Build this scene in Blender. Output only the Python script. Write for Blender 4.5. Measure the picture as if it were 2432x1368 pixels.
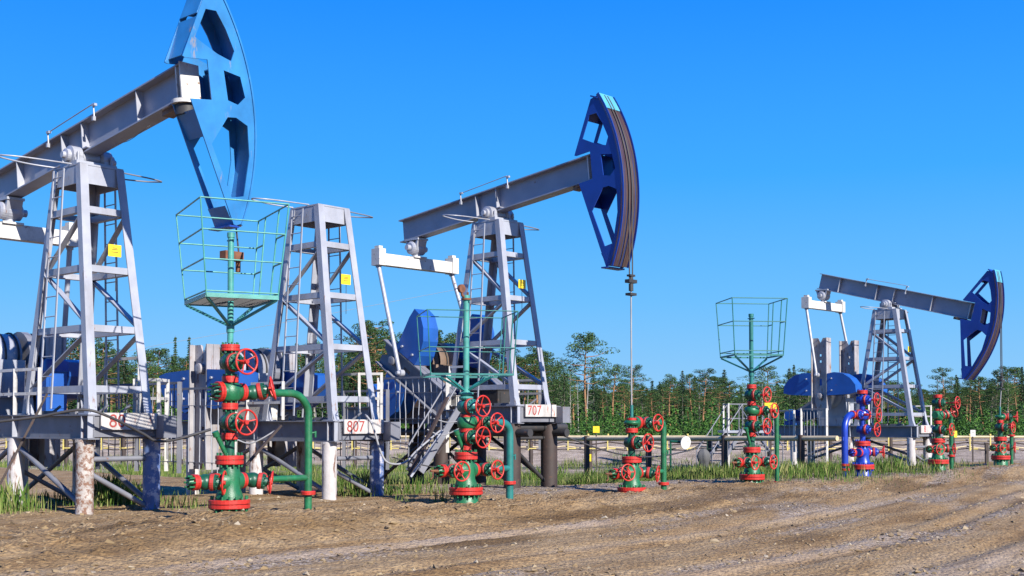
import bpy, math, random
from mathutils import Vector, Matrix, noise
from mathutils.geometry import tessellate_polygon
import numpy as np
R = math.radians
for o in list(bpy.data.objects): bpy.data.objects.remove(o)
scene = bpy.context.scene
col = scene.collection

# ------------------------------------------------------------------ camera
F = 2850.0; HOR = 1002.0; CX = 1216.0; CZ = 1.5          # focal length in photo pixels, horizon row, centre, eye height
camd = bpy.data.cameras.new('camera'); cam = bpy.data.objects.new('camera', camd); col.objects.link(cam)
camd.sensor_width = 36.0; camd.lens = 36.0 * F / 2432.0
PITCH = 1.6
cam.location = (0, 0, CZ); cam.rotation_euler = (R(90 + PITCH), 0, 0)
camd.shift_y = ((HOR - F * math.tan(R(PITCH))) - 684.0) / 2432.0
camd.clip_start = 0.1; camd.clip_end = 6000
scene.camera = cam

# ------------------------------------------------------------------ light
SUN_EL = 30.0; EXPO = 0.95; SKYK = 10.0 / 2 ** EXPO
SUN_DIR = Vector((0.62, -0.785, 0)).normalized()           # towards the sun, on the ground
w = bpy.data.worlds.new('World'); scene.world = w; w.use_nodes = True
nt = w.node_tree; bg = nt.nodes['Background']
sky = nt.nodes.new('ShaderNodeTexSky'); sky.sky_type = 'NISHITA'; sky.sun_disc = False
sky.sun_elevation = R(SUN_EL); sky.sun_rotation = math.atan2(SUN_DIR.x, SUN_DIR.y)
sky.air_density = 1.0; sky.dust_density = 0.2; sky.ozone_density = 3.0; sky.altitude = 200
geo = nt.nodes.new('ShaderNodeTexCoord'); sx = nt.nodes.new('ShaderNodeSeparateXYZ'); nt.links.new(geo.outputs['Generated'], sx.inputs[0])
neg = nt.nodes.new('ShaderNodeMath'); neg.operation = 'MULTIPLY'; neg.inputs[1].default_value = 1.0; nt.links.new(sx.outputs['Z'], neg.inputs[0])
rp = nt.nodes.new('ShaderNodeValToRGB'); e = rp.color_ramp.elements            # blue of a very clear northern sky, by elevation
for p, c in ((0.02, (0.28, 0.60, 0.96)), (0.10, (0.15, 0.52, 1.0)), (0.20, (0.05, 0.41, 1.03)), (0.36, (0.008, 0.255, 1.05)), (1.0, (0.01, 0.10, 0.6))):
    if p == 0.03: e[0].position = p; e[0].color = (*c, 1)
    elif p == 1.0: e[len(e) - 1].position = p; e[len(e) - 1].color = (*c, 1)
    else: x = e.new(p); x.color = (*c, 1)
nt.links.new(neg.outputs[0], rp.inputs[0])
sc = nt.nodes.new('ShaderNodeVectorMath'); sc.operation = 'SCALE'; sc.inputs['Scale'].default_value = SKYK; nt.links.new(rp.outputs[0], sc.inputs[0])
mx = nt.nodes.new('ShaderNodeMix'); mx.data_type = 'RGBA'; mx.inputs[0].default_value = 0.985
nt.links.new(sky.outputs[0], mx.inputs[6]); nt.links.new(sc.outputs[0], mx.inputs[7]); nt.links.new(mx.outputs[2], bg.inputs['Color'])
bg.inputs['Strength'].default_value = 0.10
sl = bpy.data.lights.new('sun', 'SUN'); sun = bpy.data.objects.new('sun', sl); col.objects.link(sun)
sl.energy = 5.0; sl.angle = R(0.5); sl.color = (1.0, 0.95, 0.86)
sd = Vector((SUN_DIR.x * math.cos(R(SUN_EL)), SUN_DIR.y * math.cos(R(SUN_EL)), math.sin(R(SUN_EL))))
sun.rotation_euler = sd.to_track_quat('Z', 'Y').to_euler(); sun.location = sd * 50
scene.view_settings.view_transform = 'Standard'; scene.view_settings.look = 'None'
scene.view_settings.exposure = EXPO; scene.view_settings.gamma = 1.0
scene.render.resolution_x = 1024; scene.render.resolution_y = 576

# ------------------------------------------------------------------ materials
KA = 0.74
def paint(name, c, rough=0.45, var=0.18, rust=0.0, rustcol=(0.16, 0.07, 0.035), scale=3.0, metal=0.0, bump=0.15, streak=False, dirt=0.0):
    c = [x * KA for x in c]
    m = bpy.data.materials.new(name); m.use_nodes = True
    n = m.node_tree.nodes; l = m.node_tree.links; b = n['Principled BSDF']
    tc = n.new('ShaderNodeTexCoord'); src = tc.outputs['Object']
    if streak:
        mp = n.new('ShaderNodeMapping'); mp.inputs['Scale'].default_value = (1, 1, 0.25); l.new(src, mp.inputs[0]); src2 = mp.outputs[0]
    else: src2 = src
    n1 = n.new('ShaderNodeTexNoise'); n1.inputs['Scale'].default_value = scale; n1.inputs['Detail'].default_value = 6
    l.new(src, n1.inputs['Vector'])
    r1 = n.new('ShaderNodeValToRGB'); r1.color_ramp.elements[0].position = 0.3; r1.color_ramp.elements[1].position = 0.7
    lo = [max(0, x * (1 - var)) for x in c]; hi = [min(1, x * (1 + var * 0.6)) for x in c]
    r1.color_ramp.elements[0].color = (*lo, 1); r1.color_ramp.elements[1].color = (*hi, 1)
    l.new(n1.outputs[0], r1.inputs[0]); cur = r1.outputs[0]
    if dirt > 0:
        n3 = n.new('ShaderNodeTexNoise'); n3.inputs['Scale'].default_value = scale * 0.7; n3.inputs['Detail'].default_value = 8; n3.inputs['Roughness'].default_value = 0.7
        l.new(src2, n3.inputs['Vector'])
        r3 = n.new('ShaderNodeMapRange'); r3.inputs[1].default_value = 0.62 - 0.2 * dirt; r3.inputs[2].default_value = 0.8; r3.inputs[4].default_value = min(1, dirt)
        l.new(n3.outputs[0], r3.inputs[0])
        m3 = n.new('ShaderNodeMix'); m3.data_type = 'RGBA'; l.new(r3.outputs[0], m3.inputs[0]); l.new(cur, m3.inputs[6]); m3.inputs[7].default_value = (0.13, 0.1, 0.075, 1)
        cur = m3.outputs[2]
    if rust > 0:
        n2 = n.new('ShaderNodeTexNoise'); n2.inputs['Scale'].default_value = scale * 2.3; n2.inputs['Detail'].default_value = 9; n2.inputs['Roughness'].default_value = 0.72
        l.new(src2, n2.inputs['Vector'])
        r2 = n.new('ShaderNodeMapRange'); r2.inputs[1].default_value = 0.66 - 0.2 * rust; r2.inputs[2].default_value = 0.74 - 0.2 * rust
        l.new(n2.outputs[0], r2.inputs[0])
        m2 = n.new('ShaderNodeMix'); m2.data_type = 'RGBA'; l.new(r2.outputs[0], m2.inputs[0]); l.new(cur, m2.inputs[6]); m2.inputs[7].default_value = (*rustcol, 1)
        cur = m2.outputs[2]
        rr = n.new('ShaderNodeMapRange'); rr.inputs[3].default_value = rough; rr.inputs[4].default_value = 0.9
        l.new(r2.outputs[0], rr.inputs[0]); l.new(rr.outputs[0], b.inputs['Roughness'])
    else: b.inputs['Roughness'].default_value = rough
    l.new(cur, b.inputs['Base Color']); b.inputs['Metallic'].default_value = metal
    if bump:
        nb = n.new('ShaderNodeTexNoise'); nb.inputs['Scale'].default_value = scale * 8; nb.inputs['Detail'].default_value = 5; l.new(src, nb.inputs['Vector'])
        bp = n.new('ShaderNodeBump'); bp.inputs['Strength'].default_value = bump; bp.inputs['Distance'].default_value = 0.01
        l.new(nb.outputs[0], bp.inputs['Height']); l.new(bp.outputs[0], b.inputs['Normal'])
    return m
M = {}
M['silver'] = paint('silver_paint', (0.43, 0.445, 0.51), 0.40, 0.16, 0.22, dirt=0.5, streak=True, metal=0.15)
M['silver_worn'] = paint('silver_paint_worn', (0.42, 0.40, 0.42), 0.5, 0.2, 0.55, dirt=0.7, streak=True, metal=0.1)
M['beam'] = paint('beam_paint', (0.34, 0.355, 0.43), 0.45, 0.14, 0.15, dirt=0.45, scale=1.6, metal=0.15)
M['slate'] = paint('grey_paint', (0.20, 0.205, 0.24), 0.5, 0.2, 0.25, dirt=0.4)
M['white'] = paint('white_paint', (0.68, 0.66, 0.63), 0.5, 0.15, 0.35, dirt=0.5, scale=4)
M['blue_lit'] = paint('blue_paint_lit', (0.03, 0.215, 0.53), 0.4, 0.25, 0.3, (0.2, 0.17, 0.16), scale=2.2, dirt=0.35, streak=True)  # lit tone of the horsehead blue, sunlight put into the base colour
M['blue'] = paint('blue_paint_shaded', (0.008, 0.048, 0.33), 0.4, 0.18, 0.05, scale=2)  # shaded tone of the same horsehead blue, shade put into the base colour
M['blue_weight'] = paint('counterweight_blue_paint', (0.012, 0.10, 0.42), 0.45, 0.2, 0.1, scale=2)
M['blue_sunlit'] = paint('sunlit_blue_paint', (0.10, 0.42, 0.58), 0.4, 0.2, 0.05)  # lighter blue for the arc top, sunlight painted into the colour
M['red'] = paint('red_paint', (0.58, 0.03, 0.02), 0.42, 0.28, 0.12, (0.14, 0.03, 0.02), scale=10, bump=0.3)
M['red_dull'] = paint('dull_red_paint', (0.48, 0.04, 0.03), 0.5, 0.25, 0.12, (0.1, 0.05, 0.04), scale=9)
M['green'] = paint('green_paint', (0.014, 0.155, 0.062), 0.4, 0.35, 0.22, (0.035, 0.04, 0.025), scale=9, dirt=0.4, bump=0.35)
M['green_dark'] = paint('dark_green_paint', (0.008, 0.09, 0.05), 0.4, 0.3, 0.12, (0.03, 0.03, 0.025), scale=8)
M['teal'] = paint('teal_paint', (0.07, 0.33, 0.29), 0.4, 0.25, 0.25, (0.1, 0.07, 0.05), scale=6)
M['teal_dark'] = paint('blue_green_paint', (0.02, 0.18, 0.17), 0.4, 0.25, 0.1, scale=6)
M['cobalt'] = paint('cobalt_paint', (0.012, 0.05, 0.42), 0.35, 0.25, 0.08, (0.03, 0.03, 0.05), scale=8)
M['dark'] = paint('dark_steel', (0.035, 0.033, 0.035), 0.6, 0.3, 0.2, scale=4)
M['brown'] = paint('brown_steel', (0.05, 0.032, 0.028), 0.65, 0.35, 0.4, (0.09, 0.045, 0.03), scale=3)
M['rust'] = paint('rusty_steel', (0.20, 0.075, 0.035), 0.8, 0.4, 0.3, (0.08, 0.03, 0.02), scale=10)
M['drum'] = paint('weathered_tin', (0.22, 0.15, 0.11), 0.7, 0.35, 0.4, scale=4)
M['board'] = paint('stained_board', (0.60, 0.57, 0.55), 0.7, 0.25, 0.55, (0.30, 0.12, 0.09), scale=5, dirt=0.6, streak=True)
M['pile_white'] = paint('white_pile_paint', (0.62, 0.58, 0.58), 0.6, 0.2, 0.5, (0.14, 0.08, 0.06), scale=3.2, dirt=0.6, streak=True, bump=0.4)
M['pile_rusty'] = paint('peeling_pile_paint', (0.50, 0.45, 0.42), 0.75, 0.3, 0.95, (0.17, 0.09, 0.06), scale=5.5, dirt=0.8, bump=0.8)
M['pile_blue'] = paint('blue_pile_paint', (0.12, 0.19, 0.42), 0.6, 0.4, 0.75, (0.40, 0.38, 0.42), scale=2.6, bump=0.5)
M['yellow'] = paint('yellow_sign', (0.90, 0.66, 0.02), 0.5, 0.04, 0, scale=3, bump=0)
M['ink'] = paint('dark_ink', (0.06, 0.04, 0.03), 0.7, 0.1, 0, bump=0)
M['redink'] = paint('red_ink', (0.42, 0.06, 0.05), 0.7, 0.4, 0.0, bump=0)
M['pipe_yellow'] = paint('pale_yellow_pipe', (0.64, 0.52, 0.32), 0.6, 0.2, 0.3, dirt=0.3)
M['bracket'] = paint('yellow_bracket', (0.66, 0.54, 0.16), 0.6, 0.2, 0.1)
M['cable'] = paint('grey_cable', (0.05, 0.047, 0.05), 0.6, 0.2, 0, bump=0)
M['cable_light'] = paint('pale_cable', (0.34, 0.34, 0.36), 0.6, 0.2, 0, bump=0)
M['tarp'] = paint('grey_tarp', (0.11, 0.11, 0.115), 0.8, 0.3, 0, bump=0.5)
M['wood'] = paint('weathered_wood', (0.38, 0.30, 0.20), 0.85, 0.3, 0.2, scale=5)
def arc_mat():
    m = paint('worn_arc_steel', (0.2, 0.13, 0.13), 0.5, 0.2, 0, bump=0)
    n = m.node_tree.nodes; l = m.node_tree.links
    tc = n.new('ShaderNodeTexCoord'); mp = n.new('ShaderNodeMapping'); mp.inputs['Scale'].default_value = (0.25, 14, 0.35); l.new(tc.outputs['Object'], mp.inputs[0])
    nz = n.new('ShaderNodeTexNoise'); nz.inputs['Scale'].default_value = 1.4; nz.inputs['Detail'].default_value = 3; l.new(mp.outputs[0], nz.inputs['Vector'])
    rp = n.new('ShaderNodeValToRGB'); e = rp.color_ramp.elements
    e[0].position = 0.36; e[0].color = (0.012, 0.03, 0.11, 1); e[1].position = 0.66; e[1].color = (0.085, 0.052, 0.042, 1)
    x = e.new(0.46); x.color = (0.035, 0.01, 0.013, 1); x = e.new(0.54); x.color = (0.07, 0.048, 0.04, 1); x = e.new(0.6); x.color = (0.015, 0.01, 0.015, 1)
    l.new(nz.outputs[0], rp.inputs[0]); l.new(rp.outputs[0], n['Principled BSDF'].inputs['Base Color'])
    return m
M['arc'] = arc_mat()

# ------------------------------------------------------------------ mesh helpers
class MB:
    def __init__(s): s.v = []; s.f = []; s.sm = []
    def add(s, vs, fs, smooth=False):
        k = len(s.v); s.v += [tuple(p) for p in vs]
        for f in fs: s.f.append([i + k for i in f]); s.sm.append(smooth)
    def box(s, c, size, rot=None):
        hx, hy, hz = [a / 2 for a in size]; c = Vector(c)
        P = [Vector((x, y, z)) for x in (-hx, hx) for y in (-hy, hy) for z in (-hz, hz)]
        if rot is not None: P = [rot @ p for p in P]
        s.add([p + c for p in P], [(0, 1, 3, 2), (4, 6, 7, 5), (0, 4, 5, 1), (2, 3, 7, 6), (0, 2, 6, 4), (1, 5, 7, 3)]); return s
    def frame(s, p0, p1, up=(0, 0, 1)):
        d = (Vector(p1) - Vector(p0)).normalized(); up = Vector(up)
        if abs(d.dot(up)) > 0.97: up = Vector((1, 0, 0)) if abs(d.x) < 0.9 else Vector((0, 1, 0))
        a = d.cross(up).normalized(); b = a.cross(d).normalized(); return d, a, b
    def bar(s, p0, p1, wd, h=None, up=(0, 0, 1), w1=None, off=(0, 0)):
        h = wd if h is None else h; w1 = wd if w1 is None else w1; k = w1 / wd
        p0 = Vector(p0); p1 = Vector(p1); d, a, b = s.frame(p0, p1, up)
        o = a * off[0] + b * off[1]; p0 = p0 + o; p1 = p1 + o
        P = []
        for p, q in ((p0, 1), (p1, k)):
            for sx, sy in ((-1, -1), (1, -1), (1, 1), (-1, 1)): P.append(p + a * (sx * wd / 2 * q) + b * (sy * h / 2 * q))
        s.add(P, [(3, 2, 1, 0), (4, 5, 6, 7), (0, 1, 5, 4), (1, 2, 6, 5), (2, 3, 7, 6), (3, 0, 4, 7)]); return s
    def angle(s, p0, p1, wd, t, up=(0, 0, 1), s1=1, s2=1):       # L-section
        s.bar(p0, p1, wd, t, up, off=(0, s2 * (wd / 2 - t / 2)))
        s.bar(p0, p1, t, wd - t, up, off=(s1 * (wd / 2 - t / 2), -s2 * t / 2)); return s
    def ibeam(s, p0, p1, h, wd, t=0.02, up=(0, 0, 1)):
        s.bar(p0, p1, wd, t, up, off=(0, h / 2 - t / 2)); s.bar(p0, p1, wd, t, up, off=(0, -h / 2 + t / 2))
        s.bar(p0, p1, t * 0.8, h - 2 * t, up); return s
    def cyl(s, p0, p1, r, r1=None, n=14, caps=True):
        r1 = r if r1 is None else r1; p0 = Vector(p0); p1 = Vector(p1); d, a, b = s.frame(p0, p1)
        P = []
        for p, q in ((p0, r), (p1, r1)):
            for i in range(n):
                t = 2 * math.pi * i / n; P.append(p + a * (math.cos(t) * q) + b * (math.sin(t) * q))
        s.add(P, [(i, i + n, (i + 1) % n + n, (i + 1) % n) for i in range(n)], True)
        if caps:
            s.add(P[:n], [tuple(range(n))]); s.add(P[n:], [tuple(reversed(range(n)))])
        return s
    def lathe(s, p0, axis, prof, n=16, smooth=True):              # prof: (distance along the axis, radius)
        p0 = Vector(p0); axis = Vector(axis).normalized(); d, a, b = s.frame((0, 0, 0), axis); P = []
        for h, r in prof:
            for i in range(n):
                t = 2 * math.pi * i / n; P.append(p0 + d * h + a * (math.cos(t) * r) + b * (math.sin(t) * r))
        m = len(prof)
        s.add(P, [(j * n + i, (j + 1) * n + i, (j + 1) * n + (i + 1) % n, j * n + (i + 1) % n) for j in range(m - 1) for i in range(n)], smooth)
        s.add(P[:n], [tuple(range(n))]); s.add(P[-n:], [tuple(reversed(range(n)))]); return s
    def tube(s, pts, r, n=8, closed=False, r2=None):
        pts = [Vector(p) for p in pts]; N = len(pts); P = []; up = Vector((0, 0, 1)); prev = None
        for i, p in enumerate(pts):
            if closed: d = pts[(i + 1) % N] - pts[i - 1]
            else: d = pts[min(i + 1, N - 1)] - pts[max(i - 1, 0)]
            d.normalize()
            a = d.cross(up) if prev is None else prev - d * prev.dot(d)
            if a.length < 1e-3: a = d.cross(Vector((1, 0, 0)))
            a.normalize(); prev = a; b = a.cross(d)
            rr = r if r2 is None else r + (r2 - r) * i / (N - 1)
            for k in range(n):
                t = 2 * math.pi * k / n; P.append(p + a * (math.cos(t) * rr) + b * (math.sin(t) * rr))
        rng = N if closed else N - 1
        s.add(P, [(i * n + k, ((i + 1) % N) * n + k, ((i + 1) % N) * n + (k + 1) % n, i * n + (k + 1) % n) for i in range(rng) for k in range(n)], True)
        if not closed: s.add(P[:n], [tuple(range(n))]); s.add(P[-n:], [tuple(reversed(range(n)))])
        return s
    def ring(s, c, axis, r, rt, n=24, m=6):
        d, a, b = s.frame((0, 0, 0), axis); c = Vector(c)
        return s.tube([c + a * (math.cos(2 * math.pi * i / n) * r) + b * (math.sin(2 * math.pi * i / n) * r) for i in range(n)], rt, m, True)
    def plate(s, outer, holes, fn, y0, y1):                       # 2-D outline with holes, extruded from y0 to y1; fn(x, z, y) -> point
        loops = [outer] + list(holes); flat = [p for L in loops for p in L]
        tri = tessellate_polygon([[Vector((p[0], p[1], 0)) for p in L] for L in loops])
        N = len(flat); P = [fn(p[0], p[1], y0) for p in flat] + [fn(p[0], p[1], y1) for p in flat]
        fs = [tuple(t) for t in tri] + [tuple(i + N for i in reversed(t)) for t in tri]; k = 0
        s.add(P, fs); fs = []
        for L in loops:
            n = len(L); fs += [(k + i, k + (i + 1) % n, k + (i + 1) % n + N, k + i + N) for i in range(n)]; k += n
        s.add(P, fs); return s
    def build(s, name, mat, parent=None):
        me = bpy.data.meshes.new(name); me.from_pydata(s.v, [], s.f); me.update()
        me.polygons.foreach_set('use_smooth', s.sm)
        me.materials.append(M[mat] if isinstance(mat, str) else mat)
        o = bpy.data.objects.new(name, me); col.objects.link(o)
        if parent is not None: o.parent = parent
        return o
def arcpts(fn, a0, a1, n): return [fn(a0 + (a1 - a0) * i / n) for i in range(n + 1)]
def tag(o, label=None, cat=None, group=None, kind=None):
    if label: o['label'] = label
    if cat: o['category'] = cat
    if group: o['group'] = group
    if kind: o['kind'] = kind
    return o
def empty(name, loc, rz=0.0):
    o = bpy.data.objects.new(name, None); o.empty_display_size = 0.3; o.location = loc; o.rotation_euler = (0, 0, rz); col.objects.link(o); return o
def children(o): return [c for c in bpy.data.objects if c.parent == o]
def copy_tree(o, parent=None):
    c = o.copy(); col.objects.link(c); c.parent = parent
    for ch in children(o): copy_tree(ch, c)
    return c
def X(px, Y): return (px - CX) / F * Y
def Z(py, Y): return CZ - (py - HOR) / F * Y
def at(px, py, Y): return Vector((X(px, Y), Y, Z(py, Y)))

# ------------------------------------------------------------------ lay-out of the pad (metres)
ROW = Vector((0.6816, 0.7317, 0)); OUT = Vector((0.7317, -0.6816, 0))   # along the wells; from pumpjacks to road
AZ = math.atan2(OUT.y, OUT.x)
WY = [17.6, 21.24, 24.87, 28.5, 32.1, 35.8, 39.4]; WPX = [546, 1107, 1500, 1785, 2048, 2227, 2375]
WELL = [Vector((X(p, y), y, 0)) for p, y in zip(WPX, WY)]
TOW = [Vector((X(p, y), y, 0)) for p, y in ((205, 20.3), (758, 23.95), (1182, 27.6), (2115, 42.1))]
ORG = WELL[0]
def ab(x, y):
    dx = x - ORG.x; dy = y - ORG.y
    return dx * ROW.x + dy * ROW.y, dx * OUT.x + dy * OUT.y              # along the row, towards the road
def lane_shift(a):
    return 0.0 if a < 0 else (0.013 * a * a if a < 8 else 0.832 + 0.208 * (a - 8))
def sstep(a, b, t):
    t = min(1, max(0, (t - a) / (b - a))); return t * t * (3 - 2 * t)
def fbm(x, y, o=4, seed=0.0):
    v = 0; amp = 1; f = 1
    for _ in range(o): v += amp * noise.noise(Vector((x * f, y * f, seed))); amp *= 0.5; f *= 2.1
    return v
def ground_h(x, y):
    a, b = ab(x, y)
    q = b + lane_shift(a)                                        # lanes of the road curve slowly into the row
    h = -0.10
    edge = 1.5 + 0.35 * noise.noise(Vector((a * 0.35, 3.1, 0)))
    berm = sstep(edge + 0.9, edge - 0.5, b) 
    h += 0.14 * berm
    h += 0.12 * math.exp(-((a + 0.1) / 1.9) ** 2 - ((b - 0.3) / 1.6) ** 2)
    h += 0.13 * math.exp(-((a + .3) / 3.2) ** 2 - ((b - 1.5) / 0.75) ** 2) + 0.07 * math.exp(-((a - 5.2) / 1.6) ** 2 - ((b - 1.2) / 0.7) ** 2)
    h += 0.03 * math.exp(-((a - 9.5) / 2.6) ** 2 - ((b - 1.0) / 0.8) ** 2)
    h += 0.12 * math.exp(-((a - 33.5) / 2.4) ** 2 - ((b - 1.0) / 1.0) ** 2)
    h += 0.08 * math.exp(-((a - 28) / 3.0) ** 2 - ((b - 1.0) / 0.8) ** 2)
    h -= 0.22 * sstep(-5.5, -9, b)
    h -= 0.25 * sstep(-2, -6, b) * sstep(9, 13, a)
    bank = sstep(50, 60, y + 3 * noise.noise(Vector((x * 0.06, 0, 5))))
    h += 1.0 * bank
    if y < 70:
        road = sstep(1.2, 3.0, b)
        rut = 0
        for c, wd, dp in ((2.9, .16, .035), (3.5, .2, .05), (5.2, .22, .06), (5.9, .18, .04), (7.4, .25, .07), (8.1, .2, .05), (9.4, .22, .055), (10.3, .2, .05), (11.6, .25, .05)):
            c2 = c + 0.15 * noise.noise(Vector((a * 0.12, c, 1)))
            rut -= dp * math.exp(-((q - c2) / wd) ** 2) - dp * 0.5 * math.exp(-((q - c2 - wd * 1.9) / (wd * .8)) ** 2)
        tread = 0.5 + 0.5 * noise.noise(Vector((a * 0.5, q * 2, 7)))
        h += road * rut * (0.5 + tread)
        h += road * (0.008 * noise.noise(Vector((a * 0.35, q * 4.0, 2))) + 0.005 * noise.noise(Vector((a * 0.5, q * 9.0, 12))) + 0.02 * max(0, noise.noise(Vector((a * 1.3, q * 2.2, 22)))) * max(0, noise.noise(Vector((a * 7, q * 7, 23)))) * 2)
        if y < 45:
            h += 0.035 * fbm(x * 1.1, y * 1.1, 3, 3) * (0.4 + 0.6 * (1 - road) + 0.5 * berm * (1 - sstep(-1, -3, b)))
            cl = max(0, fbm(x * 4.5, y * 4.5, 2, 9))
            h += (0.08 * cl * sstep(edge + 2.2, edge + 0.4, b) * sstep(-1.5, 0, b)) + 0.012 * cl + 0.03 * max(0, noise.noise(Vector((x * 10, y * 10, 4)))) * sstep(edge + 2.0, edge + 0.6, b) * sstep(-1.0, .4, b) + 0.012 * max(0, noise.noise(Vector((x * 9, y * 9, 14))))
    return h
GZ = ground_h
def track_mask(a, b, q):
    v = 0
    for c, wd in ((3.2, .28), (5.4, .32), (7.7, .34), (9.8, .36), (11.9, .4)):
        c2 = c + 0.15 * noise.noise(Vector((a * 0.12, c, 1))); v = max(v, math.exp(-((q - c2) / wd) ** 4) * sstep(-.35, .25, noise.noise(Vector((a * .16, c * 3, 8)))))
    return v * sstep(1.5, 2.5, b)

# ------------------------------------------------------------------ ground
def build_ground():
    def span(a, b, s): return list(np.arange(a, b, s))
    xs = [-3000, -900, -300, -120, -70] + span(-45, -14, 1.2) + span(-14, 26, 0.1) + span(26, 60, 1.2) + [75, 120, 300, 900, 3000]
    ys = [-400, -60, 0, 4, 7] + span(8.5, 22, 0.055) + span(22, 46, 0.13) + span(46, 70, 0.7) + span(70, 130, 4) + [160, 250, 500, 1200, 3500]
    nx, ny = len(xs), len(ys); V = []; C = []; LN = []
    for y in ys:
        for x in xs:
            h = ground_h(x, y); V.append((x, y, h)); a, b = ab(x, y)
            nz = noise.noise(Vector((x * 0.35, y * 0.35, 11))); q = b + lane_shift(a)
            nr = noise.noise(Vector((a * 0.25, q * 1.6, 21)))
            gravel = sstep(0.15, 0.5, nr + 0.1) * 0.8 * sstep(2.2, 3.5, q)
            gravel = max(gravel, sstep(-1.0, -1.5, b + nz * .6) * sstep(-6.0, -4.4, b) * sstep(6.6, 8.0, a + nz) * sstep(24, 17, a))
            gravel = max(gravel, sstep(15.5, 17, a + nz) * sstep(29, 24, a) * sstep(-0.9, -0.4, b) * sstep(1.0, 0.3, b + nz) * .9)
            gr = sstep(-5.8, -8, b + nz) * sstep(9, 13, a) * (1 - sstep(50, 54, y)) * 0.9
            gr = max(gr, sstep(-1.7, -2.6, b + nz) * sstep(-9.0, -7, b) * sstep(14.5, 16.5, a) * sstep(30, 27, a))
            far = sstep(60, 72, y + nz * 4)
            damp = sstep(0.25, 0.6, noise.noise(Vector((a * 0.3, q * 0.9, 41))) + 0.35 * math.exp(-((b - 1.9) / .7) ** 2)) * sstep(-0.5, 0.8, b)
            LN.append((a, q, sstep(43, 48, y + nz) * (1 - sstep(60, 72, y + nz * 4)), track_mask(a, b, q)))
            C.append((gravel, max(gr, far), damp, 1))
    f = [(j * nx + i, j * nx + i + 1, (j + 1) * nx + i + 1, (j + 1) * nx + i) for j in range(ny - 1) for i in range(nx - 1)]
    me = bpy.data.meshes.new('ground'); me.from_pydata(V, [], f); me.update(); me.polygons.foreach_set('use_smooth', [True] * len(f))
    ca = me.color_attributes.new('cover', 'FLOAT_COLOR', 'POINT'); ca.data.foreach_set('color', np.array(C, dtype=np.float32).ravel())
    ca = me.color_attributes.new('lane', 'FLOAT_COLOR', 'POINT'); ca.data.foreach_set('color', np.array(LN, dtype=np.float32).ravel())
    m = bpy.data.materials.new('sandy_soil'); m.use_nodes = True; n = m.node_tree.nodes; l = m.node_tree.links; b = n['Principled BSDF']
    b.inputs['Roughness'].default_value = 0.95; b.inputs['Specular IOR Level'].default_value = 0.15
    tc = n.new('ShaderNodeTexCoord'); at_ = n.new('ShaderNodeAttribute'); at_.attribute_name = 'cover'; sp = n.new('ShaderNodeSeparateColor'); l.new(at_.outputs['Color'], sp.inputs[0])
    def nz(sc, det=6, rough=0.6, src=None):
        t = n.new('ShaderNodeTexNoise'); t.inputs['Scale'].default_value = sc; t.inputs['Detail'].default_value = det; t.inputs['Roughness'].default_value = rough
        l.new(src or tc.outputs['Object'], t.inputs['Vector']); return t.outputs[0]
    def ramp(src, pts):
        r = n.new('ShaderNodeValToRGB'); e = r.color_ramp.elements; e[0].position = pts[0][0]; pts = [(p, tuple(v * (k_ if max(c) < .9 else 1) for v, k_ in zip(c, (0.80, 0.79, 0.92)))) for p, c in pts]; e[0].color = (*pts[0][1], 1); e[1].position = pts[-1][0]; e[1].color = (*pts[-1][1], 1)
        for p, c in pts[1:-1]: x = e.new(p); x.color = (*c, 1)
        l.new(src, r.inputs[0]); return r.outputs[0]
    def mix(fac, a, b_):
        x = n.new('ShaderNodeMix'); x.data_type = 'RGBA'
        if isinstance(fac, float): x.inputs[0].default_value = fac
        else: l.new(fac, x.inputs[0])
        l.new(a, x.inputs[6]) if not isinstance(a, tuple) else setattr(x.inputs[6], 'default_value', a)
        l.new(b_, x.inputs[7]) if not isinstance(b_, tuple) else setattr(x.inputs[7], 'default_value', b_)
        return x.outputs[2]
    rot = n.new('ShaderNodeMapping'); rot.inputs['Scale'].default_value = (0.16, 1.5, 1); la = n.new('ShaderNodeAttribute'); la.attribute_name = 'lane'; l.new(la.outputs['Vector'], rot.inputs[0])
    soil = ramp(nz(0.9, 8, .65), [(0.3, (0.21, 0.128, 0.046)), (0.5, (0.34, 0.222, 0.092)), (0.72, (0.44, 0.315, 0.15))])
    stre = ramp(nz(1.0, 9, .68, rot.outputs[0]), [(0.36, (0.17, 0.10, 0.038)), (0.47, (0.34, 0.225, 0.095)), (0.56, (0.42, 0.31, 0.155)), (0.68, (0.43, 0.35, 0.22))])
    base = mix(0.55, soil, stre)
    fine = ramp(nz(14, 6, .7), [(0.35, (0.62, 0.6, 0.58)), (0.6, (1.1, 1.1, 1.1))])
    mm = n.new('ShaderNodeMix'); mm.data_type = 'RGBA'; mm.blend_type = 'MULTIPLY'; mm.inputs[0].default_value = 0.8; l.new(base, mm.inputs[6]); l.new(fine, mm.inputs[7]); base = mm.outputs[2]
    vor = n.new('ShaderNodeTexVoronoi'); vor.inputs['Scale'].default_value = 22; l.new(tc.outputs['Object'], vor.inputs['Vector'])
    vs = n.new('ShaderNodeSeparateColor'); l.new(vor.outputs['Color'], vs.inputs[0])
    peb = ramp(vs.outputs[0], [(0.0, (0.10, 0.075, 0.045)), (0.5, (0.27, 0.215, 0.145)), (1.0, (0.46, 0.40, 0.30))])
    gfac = n.new('ShaderNodeMath'); gfac.operation = 'MULTIPLY'; l.new(sp.outputs[0], gfac.inputs[0])
    gn = n.new('ShaderNodeMapRange'); gn.inputs[1].default_value = 0.3; gn.inputs[2].default_value = 0.5; l.new(nz(5, 5, .7), gn.inputs[0]); l.new(gn.outputs[0], gfac.inputs[1])
    base = mix(gfac.outputs[0], base, peb)
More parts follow.
